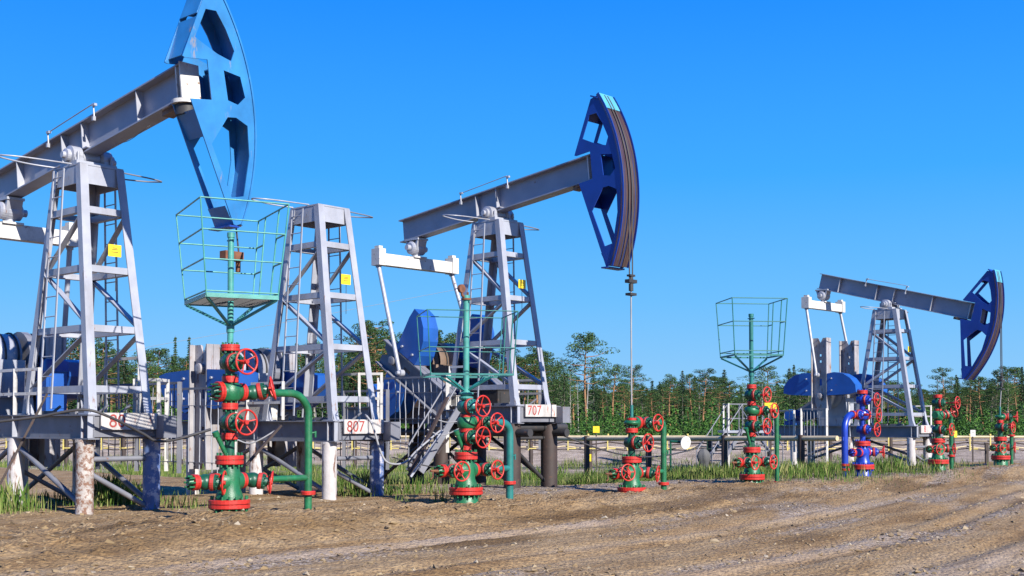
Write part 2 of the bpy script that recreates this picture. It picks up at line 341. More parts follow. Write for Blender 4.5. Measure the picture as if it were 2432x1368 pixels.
    dm = n.new('ShaderNodeMath'); dm.operation = 'MULTIPLY'; l.new(sp.outputs[2], dm.inputs[0]); dm.inputs[1].default_value = 0.7
    base = mix(dm.outputs[0], base, (0.085, 0.05, 0.022, 1))
    grs = ramp(nz(2.5, 7, .7), [(0.35, (0.06, 0.085, 0.018)), (0.55, (0.14, 0.16, 0.045)), (0.7, (0.26, 0.22, 0.10))])
    base = mix(sp.outputs[1], base, grs)
    tk = n.new('ShaderNodeMath'); tk.operation = 'MULTIPLY'; tk.inputs[1].default_value = 0.6; l.new(la.outputs['Alpha'], tk.inputs[0])
    base = mix(tk.outputs[0], base, ramp(nz(3, 7, .65, rot.outputs[0]), [(0.35, (0.30, 0.225, 0.135)), (0.6, (0.47, 0.385, 0.27))]))
    ls = n.new('ShaderNodeSeparateColor'); l.new(la.outputs['Color'], ls.inputs[0])
    sandc = ramp(nz(1.3, 7, .7), [(0.35, (0.24, 0.19, 0.12)), (0.55, (0.42, 0.34, 0.23)), (0.7, (0.52, 0.45, 0.34))])
    base = mix(ls.outputs[2], base, sandc)
    l.new(base, b.inputs['Base Color'])
    h1 = nz(30, 6, .75); h2 = nz(7, 5, .6)
    ad = n.new('ShaderNodeMath'); ad.operation = 'MULTIPLY_ADD'; l.new(h2, ad.inputs[0]); ad.inputs[1].default_value = 2.5; l.new(h1, ad.inputs[2])
    a2 = n.new('ShaderNodeMath'); a2.operation = 'MULTIPLY_ADD'; l.new(vor.outputs['Distance'], a2.inputs[0]); a2.inputs[1].default_value = -1.2; l.new(ad.outputs[0], a2.inputs[2])
    bp = n.new('ShaderNodeBump'); bp.inputs['Strength'].default_value = 0.9; bp.inputs['Distance'].default_value = 0.022; l.new(a2.outputs[0], bp.inputs['Height']); l.new(bp.outputs[0], b.inputs['Normal'])
    me.materials.append(m); o = bpy.data.objects.new('ground', me); col.objects.link(o); tag(o, kind='structure'); return o
build_ground()

# stones of all sizes lying on the road and the berm
def build_gravel():
    rnd = random.Random(5); mb = MB(); ico = []
    for k in range(6):
        pts = []
        for i in range(7):
            v = Vector((rnd.gauss(0, 1), rnd.gauss(0, 1), rnd.gauss(0, 1))).normalized() * rnd.uniform(.75, 1.15); pts.append(v)
        ico.append(pts)
    import bmesh
    shapes = []
    for pts in ico:
        bm = bmesh.new(); vs = [bm.verts.new(p) for p in pts]; r = bmesh.ops.convex_hull(bm, input=vs)
        for v in [v for v in bm.verts if not v.link_faces]: bm.verts.remove(v)
        bm.verts.index_update(); shapes.append(([v.co.copy() for v in bm.verts], [[v.index for v in f.verts] for f in bm.faces])); bm.free()
    cnt = 0
    while cnt < 6000:
        y = 10 + 32 * rnd.random() ** 1.5; x = rnd.uniform(-.47, .5) * y
        a, b = ab(x, y); q = b + lane_shift(a)
        if b < -6: continue
        dens = 0.15 + 0.85 * sstep(0.0, 0.35, noise.noise(Vector((a * 0.25, q * 1.6, 21))) + .08)
        if b < 2: dens = 0.45
        if -4.5 < b < -1 and 7 < a < 20: dens = 1
        if 16 < a < 26 and -.9 < b < .6: dens = 1
        if rnd.random() > dens: continue
        s = min(0.06, 0.008 + 0.012 * rnd.random() + 0.02 * rnd.expovariate(2.2)); sh, fs = rnd.choice(shapes)
        rt = Matrix.Rotation(rnd.uniform(0, 6.28), 3, 'Z'); z = GZ(x, y); sq = rnd.uniform(.45, .8)
        mb.add([Vector((x, y, z + s * .15)) + rt @ Vector((p.x * s * 1.3, p.y * s, p.z * s * sq)) for p in sh], fs); cnt += 1
    m = bpy.data.materials.new('stone'); m.use_nodes = True; n = m.node_tree.nodes; l = m.node_tree.links
    g = n.new('ShaderNodeNewGeometry'); rp = n.new('ShaderNodeValToRGB'); e = rp.color_ramp.elements
    e[0].color = (0.15, 0.105, 0.06, 1); e[1].color = (0.34, 0.29, 0.22, 1); x = e.new(.8); x.color = (0.24, 0.17, 0.09, 1)
    l.new(g.outputs['Random Per Island'], rp.inputs[0]); l.new(rp.outputs[0], n['Principled BSDF'].inputs['Base Color']); n['Principled BSDF'].inputs['Roughness'].default_value = .9
    o = mb.build('gravel', m); tag(o, 'loose stones and clods strewn over the dirt road and the soil bank', 'gravel', kind='stuff')
build_gravel()

# ------------------------------------------------------------------ wellheads
BH = {}
def bolts(mb, c, r, z0, z1, n, br=0.017):
    for i in range(n):
        t = 2 * math.pi * (i + .5) / n; x = c[0] + math.cos(t) * r; y = c[1] + math.sin(t) * r
        mb.cyl((x, y, z0), (x, y, z1), br, n=6)
def flange_pair(root, z, r, h, mred, mgreen, n=14, ext=.045, name='flange'):
    f = MB(); g = h * .06
    f.lathe((0, 0, z - h / 2), (0, 0, 1), [(0, r * .97), (.008, r), (h / 2 - g, r), (h / 2 - g, r * .93), (h / 2 + g, r * .93), (h / 2 + g, r), (h - .008, r), (h, r * .97)], 32, False)
    o = f.build(name, mred, root)
    b = MB(); bolts(b, (0, 0), r * .86, z - h / 2 - ext, z + h / 2 + ext, n); b.build('bolt_ring', mgreen, o); return o
def handwheel(parent, c, axis, r, mat='red', sp=5, rt=.015, spin=.3):
    m = MB(); c = Vector(c); axis = Vector(axis).normalized(); d, a, b = m.frame((0, 0, 0), axis)
    m.ring(c, axis, r, rt, 28, 8); hub = c - axis * .05
    m.cyl(hub - axis * .02, c + axis * .02, .032, n=10)
    for i in range(sp):
        t = spin + 2 * math.pi * i / sp; e = c + a * math.cos(t) * r + b * math.sin(t) * r
        m.tube([hub, hub.lerp(e, .5) - axis * .012, e], .0115, 6)
    return m.build('handwheel', mat, parent)
def gate_valve(root, c, bore, stem, size, mats, wheel=True, wr=.18, reach=.42, spin=.3):
    """c centre; bore direction; stem direction."""
    g, gd, rd = mats; c = Vector(c); bore = Vector(bore).normalized(); stem = Vector(stem).normalized(); s = size
    v = MB()
    v.lathe(c - bore * s * 1.0, bore, [(0, s * .62), (s * .3, s * .6), (s * .45, s * .85), (s * .8, s * 1.0), (s * 1.2, s * 1.0), (s * 1.55, s * .85), (s * 1.7, s * .6), (s * 2.0, s * .62)], 18)
    v.lathe(c - stem * s * 1.15, stem, [(0, s * .55), (s * .15, s * .8), (s * 1.1, s * .86), (s * 1.75, s * .86)], 18)
    o = v.build('gate_valve', gd, root)
    f = MB(); f.lathe(c + stem * s * .62, stem, [(0, s * 1.02), (.012, s * 1.08), (.05, s * 1.08), (.06, s * 1.0)], 22, False); f.build('bonnet_flange', 'red_dull' if rd == 'red' else rd, o)
    b = MB(); b.lathe(c + stem * (s * .62 + .06), stem, [(0, s * 1.0), (.03, s * 1.0), (.04, s * .7), (.09, s * .55), (.11, s * .3)], 20, False)
    dd, a_, b_ = b.frame((0, 0, 0), stem)
    for i in range(10):
        t = 6.283 * i / 10; p = c + stem * (s * .62 + .05) + (a_ * math.cos(t) + b_ * math.sin(t)) * s * .86
        b.cyl(p, p + stem * .065, .014, n=6)
    b.build('bonnet', gd if gd != 'green_dark' else 'green_dark', o)
    st = MB(); st.cyl(c + stem * (s * .6), c + stem * reach, .019, n=8); st.cyl(c + stem * (reach - .12), c + stem * (reach - .03), .036, n=8); st.build('stem', rd, o)
    if wheel: handwheel(o, c + stem * reach, stem, wr, rd, spin=spin)
    return o
def disc(root, name, c, axis, r, th, mat, n=24):
    m = MB(); a = Vector(axis).normalized(); c = Vector(c)
    m.lathe(c - a * th / 2, a, [(0, r * .96), (.006, r), (th * .46, r), (th * .46, r * .95), (th * .54, r * .95), (th * .54, r), (th - .006, r), (th, r * .96)], n, False); return m.build(name, mat, root)
def cap_bolts(root, c, axis, r, mat, n=8, ln=.07):
    m = MB(); a = Vector(axis).normalized(); d, u, v = m.frame((0, 0, 0), a); c = Vector(c)
    m.cyl(c, c + a * ln * .8, r * .55, r * .35, n=12)
    for i in range(n):
        t = 6.283 * i / n; p = c + (u * math.cos(t) + v * math.sin(t)) * r * .8; m.cyl(p - a * ln * .4, p + a * ln, .016, n=6)
    return m.build('bolted_cap', mat, root)
def zz(i, y): return Z(y, WY[i])

def wellhead(i, spec, label):
    W = WELL[i]; root = empty('wellhead', (W.x, W.y, 0), AZ)
    root.rotation_euler.z = AZ
    tag(root, label, 'wellhead', 'wellheads in a row along the dirt road')
    g, gd, rd = spec.get('mats', ('green', 'green_dark', 'red')); mats = (g, gd, rd); z = lambda y: zz(i, y)
    z0 = GZ(W.x, W.y) - .25
    yb = spec['base']; hb = spec.get('baseh', .13); r0 = .30
    m = MB(); m.lathe((0, 0, z0), (0, 0, 1), [(0, .22), (z(yb) - z0 - .12, .22), (z(yb) - z0 - .08, .19), (z(yb) - z0, .19)], 24); m.build('casing_neck', g, root)
    flange_pair(root, z(yb), r0, hb, rd, g, 16, .05, 'base_flange')
    za = z(yb) + hb / 2; y2 = spec['mid']; zb = z(y2) - .06; hm = zb - za; zs = z(spec['side']); k = spec.get('fat', .16)
    m = MB(); m.lathe((0, 0, za), (0, 0, 1), [(0, .20), (hm * .15, .19), (hm * .3, k * 1.0), (hm * .5, k * 1.02), (hm * .75, k), (hm * .88, k * .9), (hm, k * .85)], 24)
    # cross branches
    for s in (-1, 1): m.lathe((0, s * .08, zs), (0, s, 0), [(0, k * .95), (.06, k * .9), (.13, k * .7), (.19, k * .62)], 18)
    m.build('casing_spool', g, root)
    flange_pair(root, z(y2), .205, .13, rd, g, 12, .04, 'tubing_flange')
    # side valves
    st = Vector((math.cos(spec.get('sa', 0.0)), math.sin(spec.get('sa', 0.0)), spec.get('st', 0.0))).normalized()
    for s in (-1, 1):
        o = disc(root, 'side_flange', (0, s * .22, zs), (0, 1, 0), .12, .07, rd)
        if spec.get('sidev', (1, 1))[(s + 1) // 2]:
            sgn = spec.get('ss', (st, st))[(s + 1) // 2]
            gate_valve(root, (0, s * .41, zs), (0, 1, 0), sgn, .115, mats, wr=.165, reach=spec.get('reach2', .36), spin=.3 + s)
    disc(root, 'side_flange', (0, -.58, zs), (0, 1, 0), .115, .09, rd); cap_bolts(root, (0, -.63, zs), (0, -1, 0), .11, g)
    disc(root, 'side_flange', (0, .58, zs), (0, 1, 0), .105, .07, rd)
    if spec.get('needle'):
        m = MB(); m.cyl((0, -.68, zs), (0, -.86, zs + .01), .03, .018, n=8); m.tube([(0, -.8, zs), (.06, -.86, zs - .1), (.08, -.93, zs - .13)], .012, 6); m.build('needle_valve', 'rust', root)
    # upper tree
    zt = z(y2) + .065; top = None
    m = MB(); m.cyl((0, 0, zt), (0, 0, z(spec['tree'][0][1]) if spec['tree'] else zt), .065, n=16); m.build('tubing_neck', g if not spec.get('pale') else 'teal', root)
    seq = spec['tree']; prev = zt
    for kind, y, *o_ in seq:
        zc = z(y)
        if kind == 'f':
            r = o_[0] if o_ else .12; disc(root, 'flange', (0, 0, zc), (0, 0, 1), r, .095, rd)
            m = MB(); bolts(m, (0, 0), r * .8, zc - .08, zc + .08, 8, .013); m.build('bolt_ring', g, children_last(root))
        elif kind == 'v':
            om = o_[0] if o_ else {}
            gate_valve(root, (0, 0, zc), (0, 0, 1), om.get('stem', (1, 0, 0)), .13, om.get('mats', mats), wr=om.get('wr', .18), reach=om.get('reach', .42), spin=om.get('spin', .5 + y))
        elif kind == 'x':                                            # flow cross with a branch valve
            om = o_[0] if o_ else {}; hh = om.get('h', .13)
            m = MB(); m.lathe((0, 0, zc - hh), (0, 0, 1), [(0, .12), (.03, .155), (hh, .165), (2 * hh - .03, .155), (2 * hh, .12)], 20)
            for s in om.get('sides', (-1, 1)): m.lathe((0, s * .06, zc), (0, s, 0), [(0, .13), (.1, .12), (.15, .1)], 16)
            m.build('flow_cross', g, root)
            if om.get('blind'):
                s = om['blind']; disc(root, 'blind_flange', (0, s * .19, zc), (0, 1, 0), .15, .08, rd); cap_bolts(root, (0, s * .24, zc), (0, s, 0), .14, gd, 10)
            s = om.get('arm', 1); disc(root, 'branch_flange', (0, s * .2, zc), (0, 1, 0), .135, .075, rd)
            gate_valve(root, (0, s * .40, zc), (0, 1, 0), om.get('stem', (1, 0, 0)), .115, mats, wheel=om.get('wheel', True), wr=.17, reach=om.get('reach', .38), spin=1.1)
            disc(root, 'branch_flange', (0, s * .57, zc), (0, 1, 0), .11, .07, rd)
            yr = om.get('riser', 1.43); e = om.get('bend', .34); rz = om.get('rr', .06)
            pts = [(0, s * .6, zc), (0, s * (yr - e), zc)] + [(0, s * (yr - e + e * math.sin(t)), zc - e + e * math.cos(t)) for t in np.linspace(0.15, math.pi / 2, 9)]
            zbot = GZ(*(W + ROW * yr * s).to_2d()) - .2
            pts += [(0, s * yr, zc - e - .1), (0, s * yr, zbot)]
            m = MB(); m.tube(pts, rz, 14)
            if om.get('tee', True): m.cyl((0, s * .6, zs), (0, s * yr, zs), rz * .8, n=12)
            m.cyl((.0, s * yr, zc - .62), (.02, s * (yr + .12), zc - .6), .014, n=6); m.cyl((.02, s * (yr + .12), zc - .68), (.02, s * (yr + .12), zc - .58), .02, n=6)
            ro = m.build('outlet_pipe', om.get('pm', g), root)
            for yy in om.get('collar', (1170,)): disc(ro, 'pipe_collar', (0, s * yr, Z(yy, (W + ROW * yr * s).y)), (0, 0, 1), .115, .06, rd)
        elif kind == 'p': 
            m = MB(); m.cyl((0, 0, prev), (0, 0, zc), o_[0], n=16); m.build('stand_pipe', o_[1], root)
        prev = zc
    m = MB(); m.cyl((0, 0, zt), (0, 0, z(seq[-1][1])) if seq[-1][0] != 'p' else (0, 0, z(seq[-2][1])), .075, n=16); m.build('tree_bore', gd, root)
    if spec.get('bleed'):
        y1_, s_ = spec['bleed']; m = MB(); m.tube([(0, -.06, z(y2) + .08), (0, -.24, z(y1_))], .035, 10); m.cyl((0, -.22, z(y1_) - .05), (0, -.25, z(y1_) + .02), .05, n=10); m.build('bleed_pipe', g, root)
    return root
def children_last(root):
    c = children(root); return c[-1]

def platform(root, i, floor_y, top_y, half, rot, mast_top, mast_bot, brace_y, levels, flare=.1, mat='teal', grating=True, gate=True, mast_r=.045, mm=None):
    """work basket on a mast: corners given in the ground frame, turned by rot."""
    W = WELL[i]; z = lambda y: zz(i, y); inv = Matrix.Rotation(-AZ, 3, 'Z'); zf = z(floor_y); zt = z(top_y)
    c_, s_ = math.cos(rot), math.sin(rot)
    def P(u, v, zc, fl=0.0):
        a, b = u * (half[0] + fl), v * (half[1] + fl); return inv @ Vector((a * c_ - b * s_, a * s_ + b * c_, 0)) + Vector((0, 0, zc))
    m = MB(); m.cyl((0, 0, z(mast_bot)), (0, 0, z(mast_top)), mast_r, n=14)
    m.cyl((0, 0, z(mast_top) - .04), (0, 0, z(mast_top) + .03), mast_r * 1.25, n=10); m.cyl((-.09, 0, z(mast_top) - .08), (.09, 0, z(mast_top) - .08), .012, n=6)
    m.cyl((0, 0, z(brace_y) - .09), (0, 0, z(brace_y) + .02), mast_r * 1.3, n=12)
    o = m.build('platform_mast', mm or mat, root)
    bk = .55 if i == 1 else .97
    fr = MB(); C = [(-1, -1), (1, -1), (1, 1), (-1, 1)]
    for k in range(4): fr.bar(P(*C[k], zf), P(*C[(k + 1) % 4], zf), .03, .055 if grating else .035)
    for k in range(4): fr.bar(P(C[k][0] * bk, C[k][1] * bk, zf - .03), (0, 0, z(brace_y)), .035, .035)
    p = fr.build('platform_floor', mat, root)
    if grating:
        g = MB()
        for k in range(15):
            t = -0.93 + 1.86 * k / 14; g.bar(P(-.97, t, zf), P(.97, t, zf), .010, .022)
        for t in (-.5, 0, .5): g.bar(P(t, -.97, zf + .02), P(t, .97, zf + .02), .012, .012)
        g.build('grating', 'dark', p)
    rl = MB(); rr_ = .010 if i == 1 else .012
    for k in range(4):
        rl.cyl(P(*C[k], zf), P(*C[k], zt, flare), rr_, n=6)
    for j, ly in enumerate(levels):
        zl = z(ly); fl = flare * (zl - zf) / (zt - zf)
        for k in range(4):
            a, b = P(*C[k], zl, fl), P(*C[(k + 1) % 4], zl, fl)
            if gate and k == 1 and 0 < j < len(levels) - 1: rl.cyl(a.lerp(b, .0), a.lerp(b, .3), .013, n=6); rl.cyl(a.lerp(b, .75), b, .013, n=6)
            else: rl.cyl(a, b, rr_, n=6)
    if gate:
        for t in (.3, .75): rl.cyl(P(1, -1, zf).lerp(P(1, 1, zf), t), P(1, -1, zt, flare).lerp(P(1, 1, zt, flare), t), .013, n=6)
    rl.build('platform_railing', mat, root)
    return o

UR = Vector((1, 0, 0))
w1 = wellhead(0, dict(base=1196, mid=1092, side=1142, needle=False, ss=(Vector((.66, .72, -.05)), Vector((.62, .76, -.15))), reach2=.27,
     tree=[('f', 1036), ('v', 1003, dict(spin=.4)), ('f', 965, .12), ('x', 931, dict(blind=-1, arm=1, stem=(.62, .75, .22), riser=1.43, collar=(1170,), reach=.3)), ('f', 901, .12), ('v', 861, dict(spin=.1)), ('f', 826, .14)], bleed=(1028, 1), pale=True),
     'largest and nearest green and red wellhead, carrying a tall teal basket on its mast')
platform(w1, 0, 714, 496, (.51, .70), R(27), 556, 815, 775, (496, 566, 632, 704, 710), .12)
w2 = wellhead(1, dict(base=1165, mid=1082, side=1116, needle=True, ss=(Vector((1, -.12, 0)), Vector((1, .05, 0))), reach2=.36,
     tree=[('f', 1063, .10), ('v', 1038), ('f', 1020, .115), ('x', 1004, dict(h=.10, arm=1, riser=1.13, bend=.2, rr=.07, pm='teal_dark', collar=(1146,), stem=(1, 0, 0), sides=(1,))), ('f', 990, .10), ('v', 965, dict(mats=('teal', 'teal_dark', 'red')))], bleed=(1025, 1)),
     'green and red wellhead with low teal railings round a thick mast and rusty pulley')
platform(w2, 1, 892, 745, (.72, .62), R(12), 705, 944, 930, (745, 830), .07, 'teal_dark', grating=False, gate=True, mast_r=.055, mm='teal')
def w2_extra():
    z = lambda y: zz(1, y); m = MB(); m.lathe((0, 0, z(950)), (0, 0, 1), [(0, .1), (.03, .13), (.06, .13), (.07, .09), (.1, .13), (.13, .13), (.14, .08)], 16, False); m.build('mast_flange', 'teal', w2)
    m = MB(); m.cyl((-.03, -.12, z(686)), (.03, -.12, z(686)), .075, n=18); m.tube([(0, -.12, z(690)), (0, -.1, z(702)), (0, 0, z(708))], .025, 8); m.cyl((0, .03, z(705)), (0, .04, z(693)), .02, n=6); m.lathe((0, 0, z(712)), (0, 0, 1), [(0, .09), (.03, .09)], 10); m.build('pulley', 'rust', w2)
w2_extra()
w3 = wellhead(2, dict(base=1165, mid=1091, side=1123, needle=True, ss=(Vector((.85, -.25, .1)), Vector((.9, .45, -.1))), reach2=.3, baseh=.15,
     tree=[('v', 1051), ('f', 1022, .13), ('x', 1004, dict(h=.05, arm=1, riser=1.12, bend=.09, rr=.062, collar=(1148,), stem=(1, 0, 0), sides=(1,))), ('f', 998, .10), ('p', 962, .035, 'teal_dark')]),
     'short green and red wellhead with a polished rod dropping into it from the middle pumpjack')
w4 = wellhead(3, dict(base=1132, mid=1068, side=1097, needle=True, ss=(Vector((1, 0, 0)), Vector((1, 0, 0))), reach2=.34,
     tree=[('f', 1032, .10), ('v', 1012), ('f', 993, .105), ('x', 975, dict(h=.09, arm=1, riser=1.14, bend=.1, rr=.055, collar=(1146,), stem=(1, 0, 0), sides=(1,))), ('f', 958, .105), ('v', 938), ('f', 918, .115)], bleed=(1018, 1)),
     'green and red wellhead carrying a slim green wire basket that stands clear against the sky')
platform(w4, 3, 846, 714, (.58, .60), R(6), 748, 915, 884, (714, 768, 836), .08, 'teal_dark', grating=False, gate=True, mast_r=.05)
w5 = wellhead(4, dict(base=1108, mid=1053, side=1074, mats=('cobalt', 'cobalt', 'red'), sidev=(0, 1), ss=(Vector((.2, -1, 0)), Vector((.9, .5, 0))),
     tree=[('v', 1020), ('x', 985, dict(blind=1, arm=-1, riser=1.0, bend=.4, rr=.085, wheel=False, tee=False, collar=(1104, 1115))), ('v', 950), ('f', 931, .14)]),
     'cobalt blue wellhead with red flanges and a thick blue pipe curving down on its left')
handwheel(w5, (.42, .1, zz(4, 985)), (1, .1, 0), .18)
w6 = wellhead(5, dict(base=1096, mid=1046, side=1066, needle=False, ss=(Vector((.9, -.3, 0)), Vector((.8, .6, 0))), reach2=.3,
     tree=[('v', 1020), ('f', 1003, .115), ('x', 986, dict(blind=None, arm=1, riser=.95, bend=.12, rr=.06, collar=(1082,), stem=(.4, .6, .2), sides=(-1, 1))), ('f', 975, .115), ('v', 957, dict(reach=.6)), ('f', 941, .13), ('p', 912, .012, 'cable')]),
     'green and red wellhead with three stacked valves and a thin bare spike on top')
w7 = wellhead(6, dict(base=1086, mid=1042, side=1063, needle=False, ss=(Vector((.9, -.3, 0)), Vector((1, .3, 0))), reach2=.3,
     tree=[('v', 1015), ('f', 1001, .10), ('x', 990, dict(h=.06, arm=1, riser=.95, bend=.1, rr=.055, collar=(1034, 1008), stem=(1, .3, 0), sides=(1,))), ('p', 966, .03, 'teal_dark')]),
     'farthest green and red wellhead, under the cable of the most distant pumpjack')

# ------------------------------------------------------------------ pumpjacks
def text_mesh(s, size, mat, parent, mw, name='lettering', thick=.004):
    cu = bpy.data.curves.new(name, 'FONT'); cu.body = s; cu.size = size; cu.align_x = 'CENTER'; cu.align_y = 'CENTER'; cu.extrude = thick
    t = bpy.data.objects.new(name, cu); col.objects.link(t)
    dg = bpy.context.evaluated_depsgraph_get(); me = bpy.data.meshes.new_from_object(t.evaluated_get(dg)); me.name = name
    bpy.data.objects.remove(t); me.materials.clear(); me.materials.append(M[mat]); me.transform(mw)
    o = bpy.data.objects.new(name, me); col.objects.link(o)
    if parent: o.parent = parent
    return o
XF = Matrix(((0, 0, 1, 0), (1, 0, 0, 0), (0, 1, 0, 0), (0, 0, 0, 1)))     # text laid in the local y-z plane, facing +x

# outline of the horsehead side plate in the beam frame, measured from the pivot
def head_pts():
    RR = 3.86; A0, A1 = R(-28.6), R(27.6)
    arc = [(RR * math.cos(a), RR * math.sin(a)) for a in np.linspace(A0, A1, 25)]
    outer = arc + [(3.24, 1.76), (2.66, .68), (2.70, .66), (3.10, .66), (3.10, .05), (2.72, .05), (3.26, -1.88)]
    holes = [[(3.17, 1.43), (3.36, 1.42), (3.50, 1.16), (3.62, .83), (3.54, .67), (3.30, .76), (2.92, .98)],
             [(3.38, .52), (3.68, .44), (3.73, .12), (3.58, .0), (3.40, .06)],
             [(3.36, -.20), (3.52, -.20), (3.72, -.32), (3.69, -.80), (3.50, -1.42), (3.27, -1.44), (3.01, -.62)]]
    return outer, holes, (RR, A0, A1)

def pumpjack(k, W, base, top, tilt, label, flip=False, beam=True, folded=False, crank=None, rear=2.85, beam_rear=3.3, headmat='blue', rust='silver', board=None,
             pile='pile_white', pile2='pile_blue', pr=.14, carrier=None, gear='silver', well=None, stiff=(-.55, .12)):
    T = TOW[k]
    d = (W - T); d.z = 0; L = d.length; az = math.atan2(d.y, d.x) if well is not False else AZ
    root = empty('pumpjack', (T.x, T.y, 0), az); tag(root, label, 'pumpjack', 'pumpjacks standing behind the wells')
    B = base; H = top - base; bx, by, tx, ty = 1.04, .50, .37, .33
    S = rust
    # --- samson post
    legs = {}
    for sx in (1, -1):
        for sy in (-1, 1):
            legs[(sx, sy)] = (Vector((sx * bx, sy * by, B)), Vector((sx * tx, sy * ty, top - .02)))
            m = MB(); p, q = legs[(sx, sy)]; m.angle(p, q, .145, .022, up=(0, 1, 0) if True else None, s1=-1 if sx * 1 > 0 else 1, s2=sy)
            # wide face plate shows the leg as a channel from outside
            m.box((sx * bx, sy * by, B + .012), (.30, .26, .024))
            for t in (-1, 1): m.bar(Vector((sx * bx + t * .1, sy * by, B + .02)), Vector((sx * bx - sx * .02 + t * .02, sy * by, B + .3)), .012, .12, up=(0, 1, 0))
            m.build('leg', S, root)
    def lp(sx, sy, t):
        p, q = legs[(sx, sy)]; return p.lerp(q, t)
    m = MB()
    m.box((0, 0, top + .0), (.86, .80, .03))
    for sy in (-1, 1): m.box((0, sy * (ty + .052), top - .17), (.80, .02, .30))
    for sx in (-1, 1): m.box((sx * (tx + .045), 0, top - .17), (.02, .70, .30))
    m.build('tower_head', S, root)
    lv = (.10, .34, .58, .82)
    for t in lv:
        m = MB()
        for sx in (1, -1): m.angle(lp(sx, -1, t), lp(sx, 1, t), .11, .016, s2=-1, s1=sx)
        for sy in (1, -1): m.angle(lp(-1, sy, t), lp(1, sy, t), .11, .016, s2=-1)
        m.build('cross_rail', S, root)
    seq = [lv[3], lv[2], lv[1], lv[0]]; s0 = -1 if flip else 1
    for sy in (1, -1):
        s = s0; m = MB()
        for a, b in zip(seq[:-1], seq[1:]):
            p, q = lp(s, sy, a - .01), lp(-s, sy, b + .01); o = Vector((0, sy * .02, 0)); m.angle(p + o, q + o, .10, .014, up=(0, 1, 0)); s = -s
        m.build('diagonal_brace', S, root)
    for sy in (-1, 1):                                               # ladders
        m = MB(); y0 = sy * (by + .12); y1 = sy * (ty + .14); lo = B - (.0 if sy < 0 else .0); xo = .0 if sy < 0 else 0.0
        a0, a1 = Vector((-.42, y0, B + .1)), Vector((-.30, y1, top - .05)); b0, b1 = Vector((-.02, y0, B + .1)), Vector((.04, y1, top - .05))
        m.bar(a0, a1, .035, .02, up=(0, 1, 0)); m.bar(b0, b1, .035, .02, up=(0, 1, 0)); n = 12
        for i in range(n): t = (i + .6) / n; m.cyl(a0.lerp(a1, t), b0.lerp(b1, t), .010, n=6)
        m.build('ladder', S, root)
    for sy in (-1, 1):                                               # looped guard rail at the head
        pts = [(-.38, sy * .38, top + .03), (-.5, sy * .8, top + .05), (-.42, sy * 1.3, top + .06), (-.25, sy * 1.45, top + .05), (-.02, sy * 1.42, top + .02), (.08, sy * 1.1, top + .02), (.12, sy * .38, top + .03)]
        P = []
        for i in range(len(pts) - 1):
            p0, p1, p2, p3 = [Vector(pts[max(0, min(len(pts) - 1, j))]) for j in (i - 1, i, i + 1, i + 2)]
            for t in np.linspace(0, 1, 5)[:-1]:
                P.append(.5 * ((2 * p1) + (p2 - p0) * t + (2 * p0 - 5 * p1 + 4 * p2 - p3) * t * t + (3 * p1 - p0 - 3 * p2 + p3) * t ** 3))
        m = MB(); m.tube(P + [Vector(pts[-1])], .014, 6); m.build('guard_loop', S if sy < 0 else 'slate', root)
    # sign
    p = lp(1, 1, .60).lerp(lp(1, -1, .60), .36); zs = p.z + .06 * H
    m = MB(); m.box((p.x + .03, p.y, zs), (.01, .235, .20)); sg = m.build('warning_sign', 'yellow', root)
    m = MB(); m.cyl((p.x - .02, p.y + .05, zs - .1), (p.x - .02, p.y + .05, p.z - .42), .006, n=5); m.build('sign_wire', 'dark', sg)
    m = MB()
    for zz_, ww in ((.045, .09), (.02, .11), (-.025, .13)): m.box((p.x + .037, p.y, zs + zz_), (.003, ww, .010))
    m.build('sign_print', 'ink', sg)
    # --- skid, boards, piles
    x0, x1, hy, sk = -4.9, 1.32, .60, .40
    m = MB()
    for sy in (-1, 1): m.ibeam((x0, sy * hy, B - sk / 2), (x1, sy * hy, B - sk / 2), sk, .20, .022)
    for x in (x1 - .08, -.9, -2.2, -3.4, x0 + .1): m.bar((x, -hy + .01, B - sk / 2), (x, hy - .01, B - sk / 2), .10, sk - .08)
    m.build('skid_frame', 'slate', root)
    m = MB(); m.box((-1.8, 0, B - sk + .05), (6.0, .96, .02)); m.build('shade_plate', 'dark', root)  # plate added between the skid beams to darken the space underneath
    for x in (x1 - .02, x1 - .22, -1.2, -3.0):
        m = MB(); m.box((x, -hy - .055, B - sk / 2), (.016, .09, sk - .05)); m.build('stiffener', 'silver', children_named(root, 'skid_frame'))
    m = MB(); m.box((x1 + .03, 0, B - .11), (.03, 1.0, .27)); bd = m.build('number_board', 'board', root)
    if board: text_mesh(board, .30, 'redink', bd, Matrix.Translation((x1 + .047, -.22, B - .115)) @ XF, 'painted_number', .002)
    m = MB(); m.box((x1 + .13, hy + .02, B - .2), (.22, .24, .36)); m.build('end_bracket', 'slate', root)
    m = MB()
    for x in (-1.0, -.3, .3): m.box((x, -.15, B + .04), (.5, .05, .06))
    for x in (-1.4, .2, .9): m.cyl((x, .1, B + .02), (x + .12, .22, B + .16), .025, n=6)
    m.box((-.1, 0, B + .022), (1.9, .3, .02)); m.build('deck_plate', 'slate', root)
    for x in (1.05, -1.25, -3.5):
        for sy in (-1, 1):
            wpos = root.matrix_basis @ Vector((x, sy * hy, 0)) if False else (Matrix.Rotation(az, 3, 'Z') @ Vector((x, sy * hy, 0)) + T)
            g = GZ(wpos.x, wpos.y) - .3; m = MB(); m.cyl((x, sy * hy, g), (x, sy * hy, B - sk - .01), pr, n=22); m.cyl((x, sy * hy, B - sk - .045), (x, sy * hy, B - sk), pr * 1.25, n=4)
            m.build('pile', pile2 if (sy > 0 and x > 0) else ('pile_rusty' if (k == 0 and x > 0) else pile), root)
    m = MB(); bz = .35
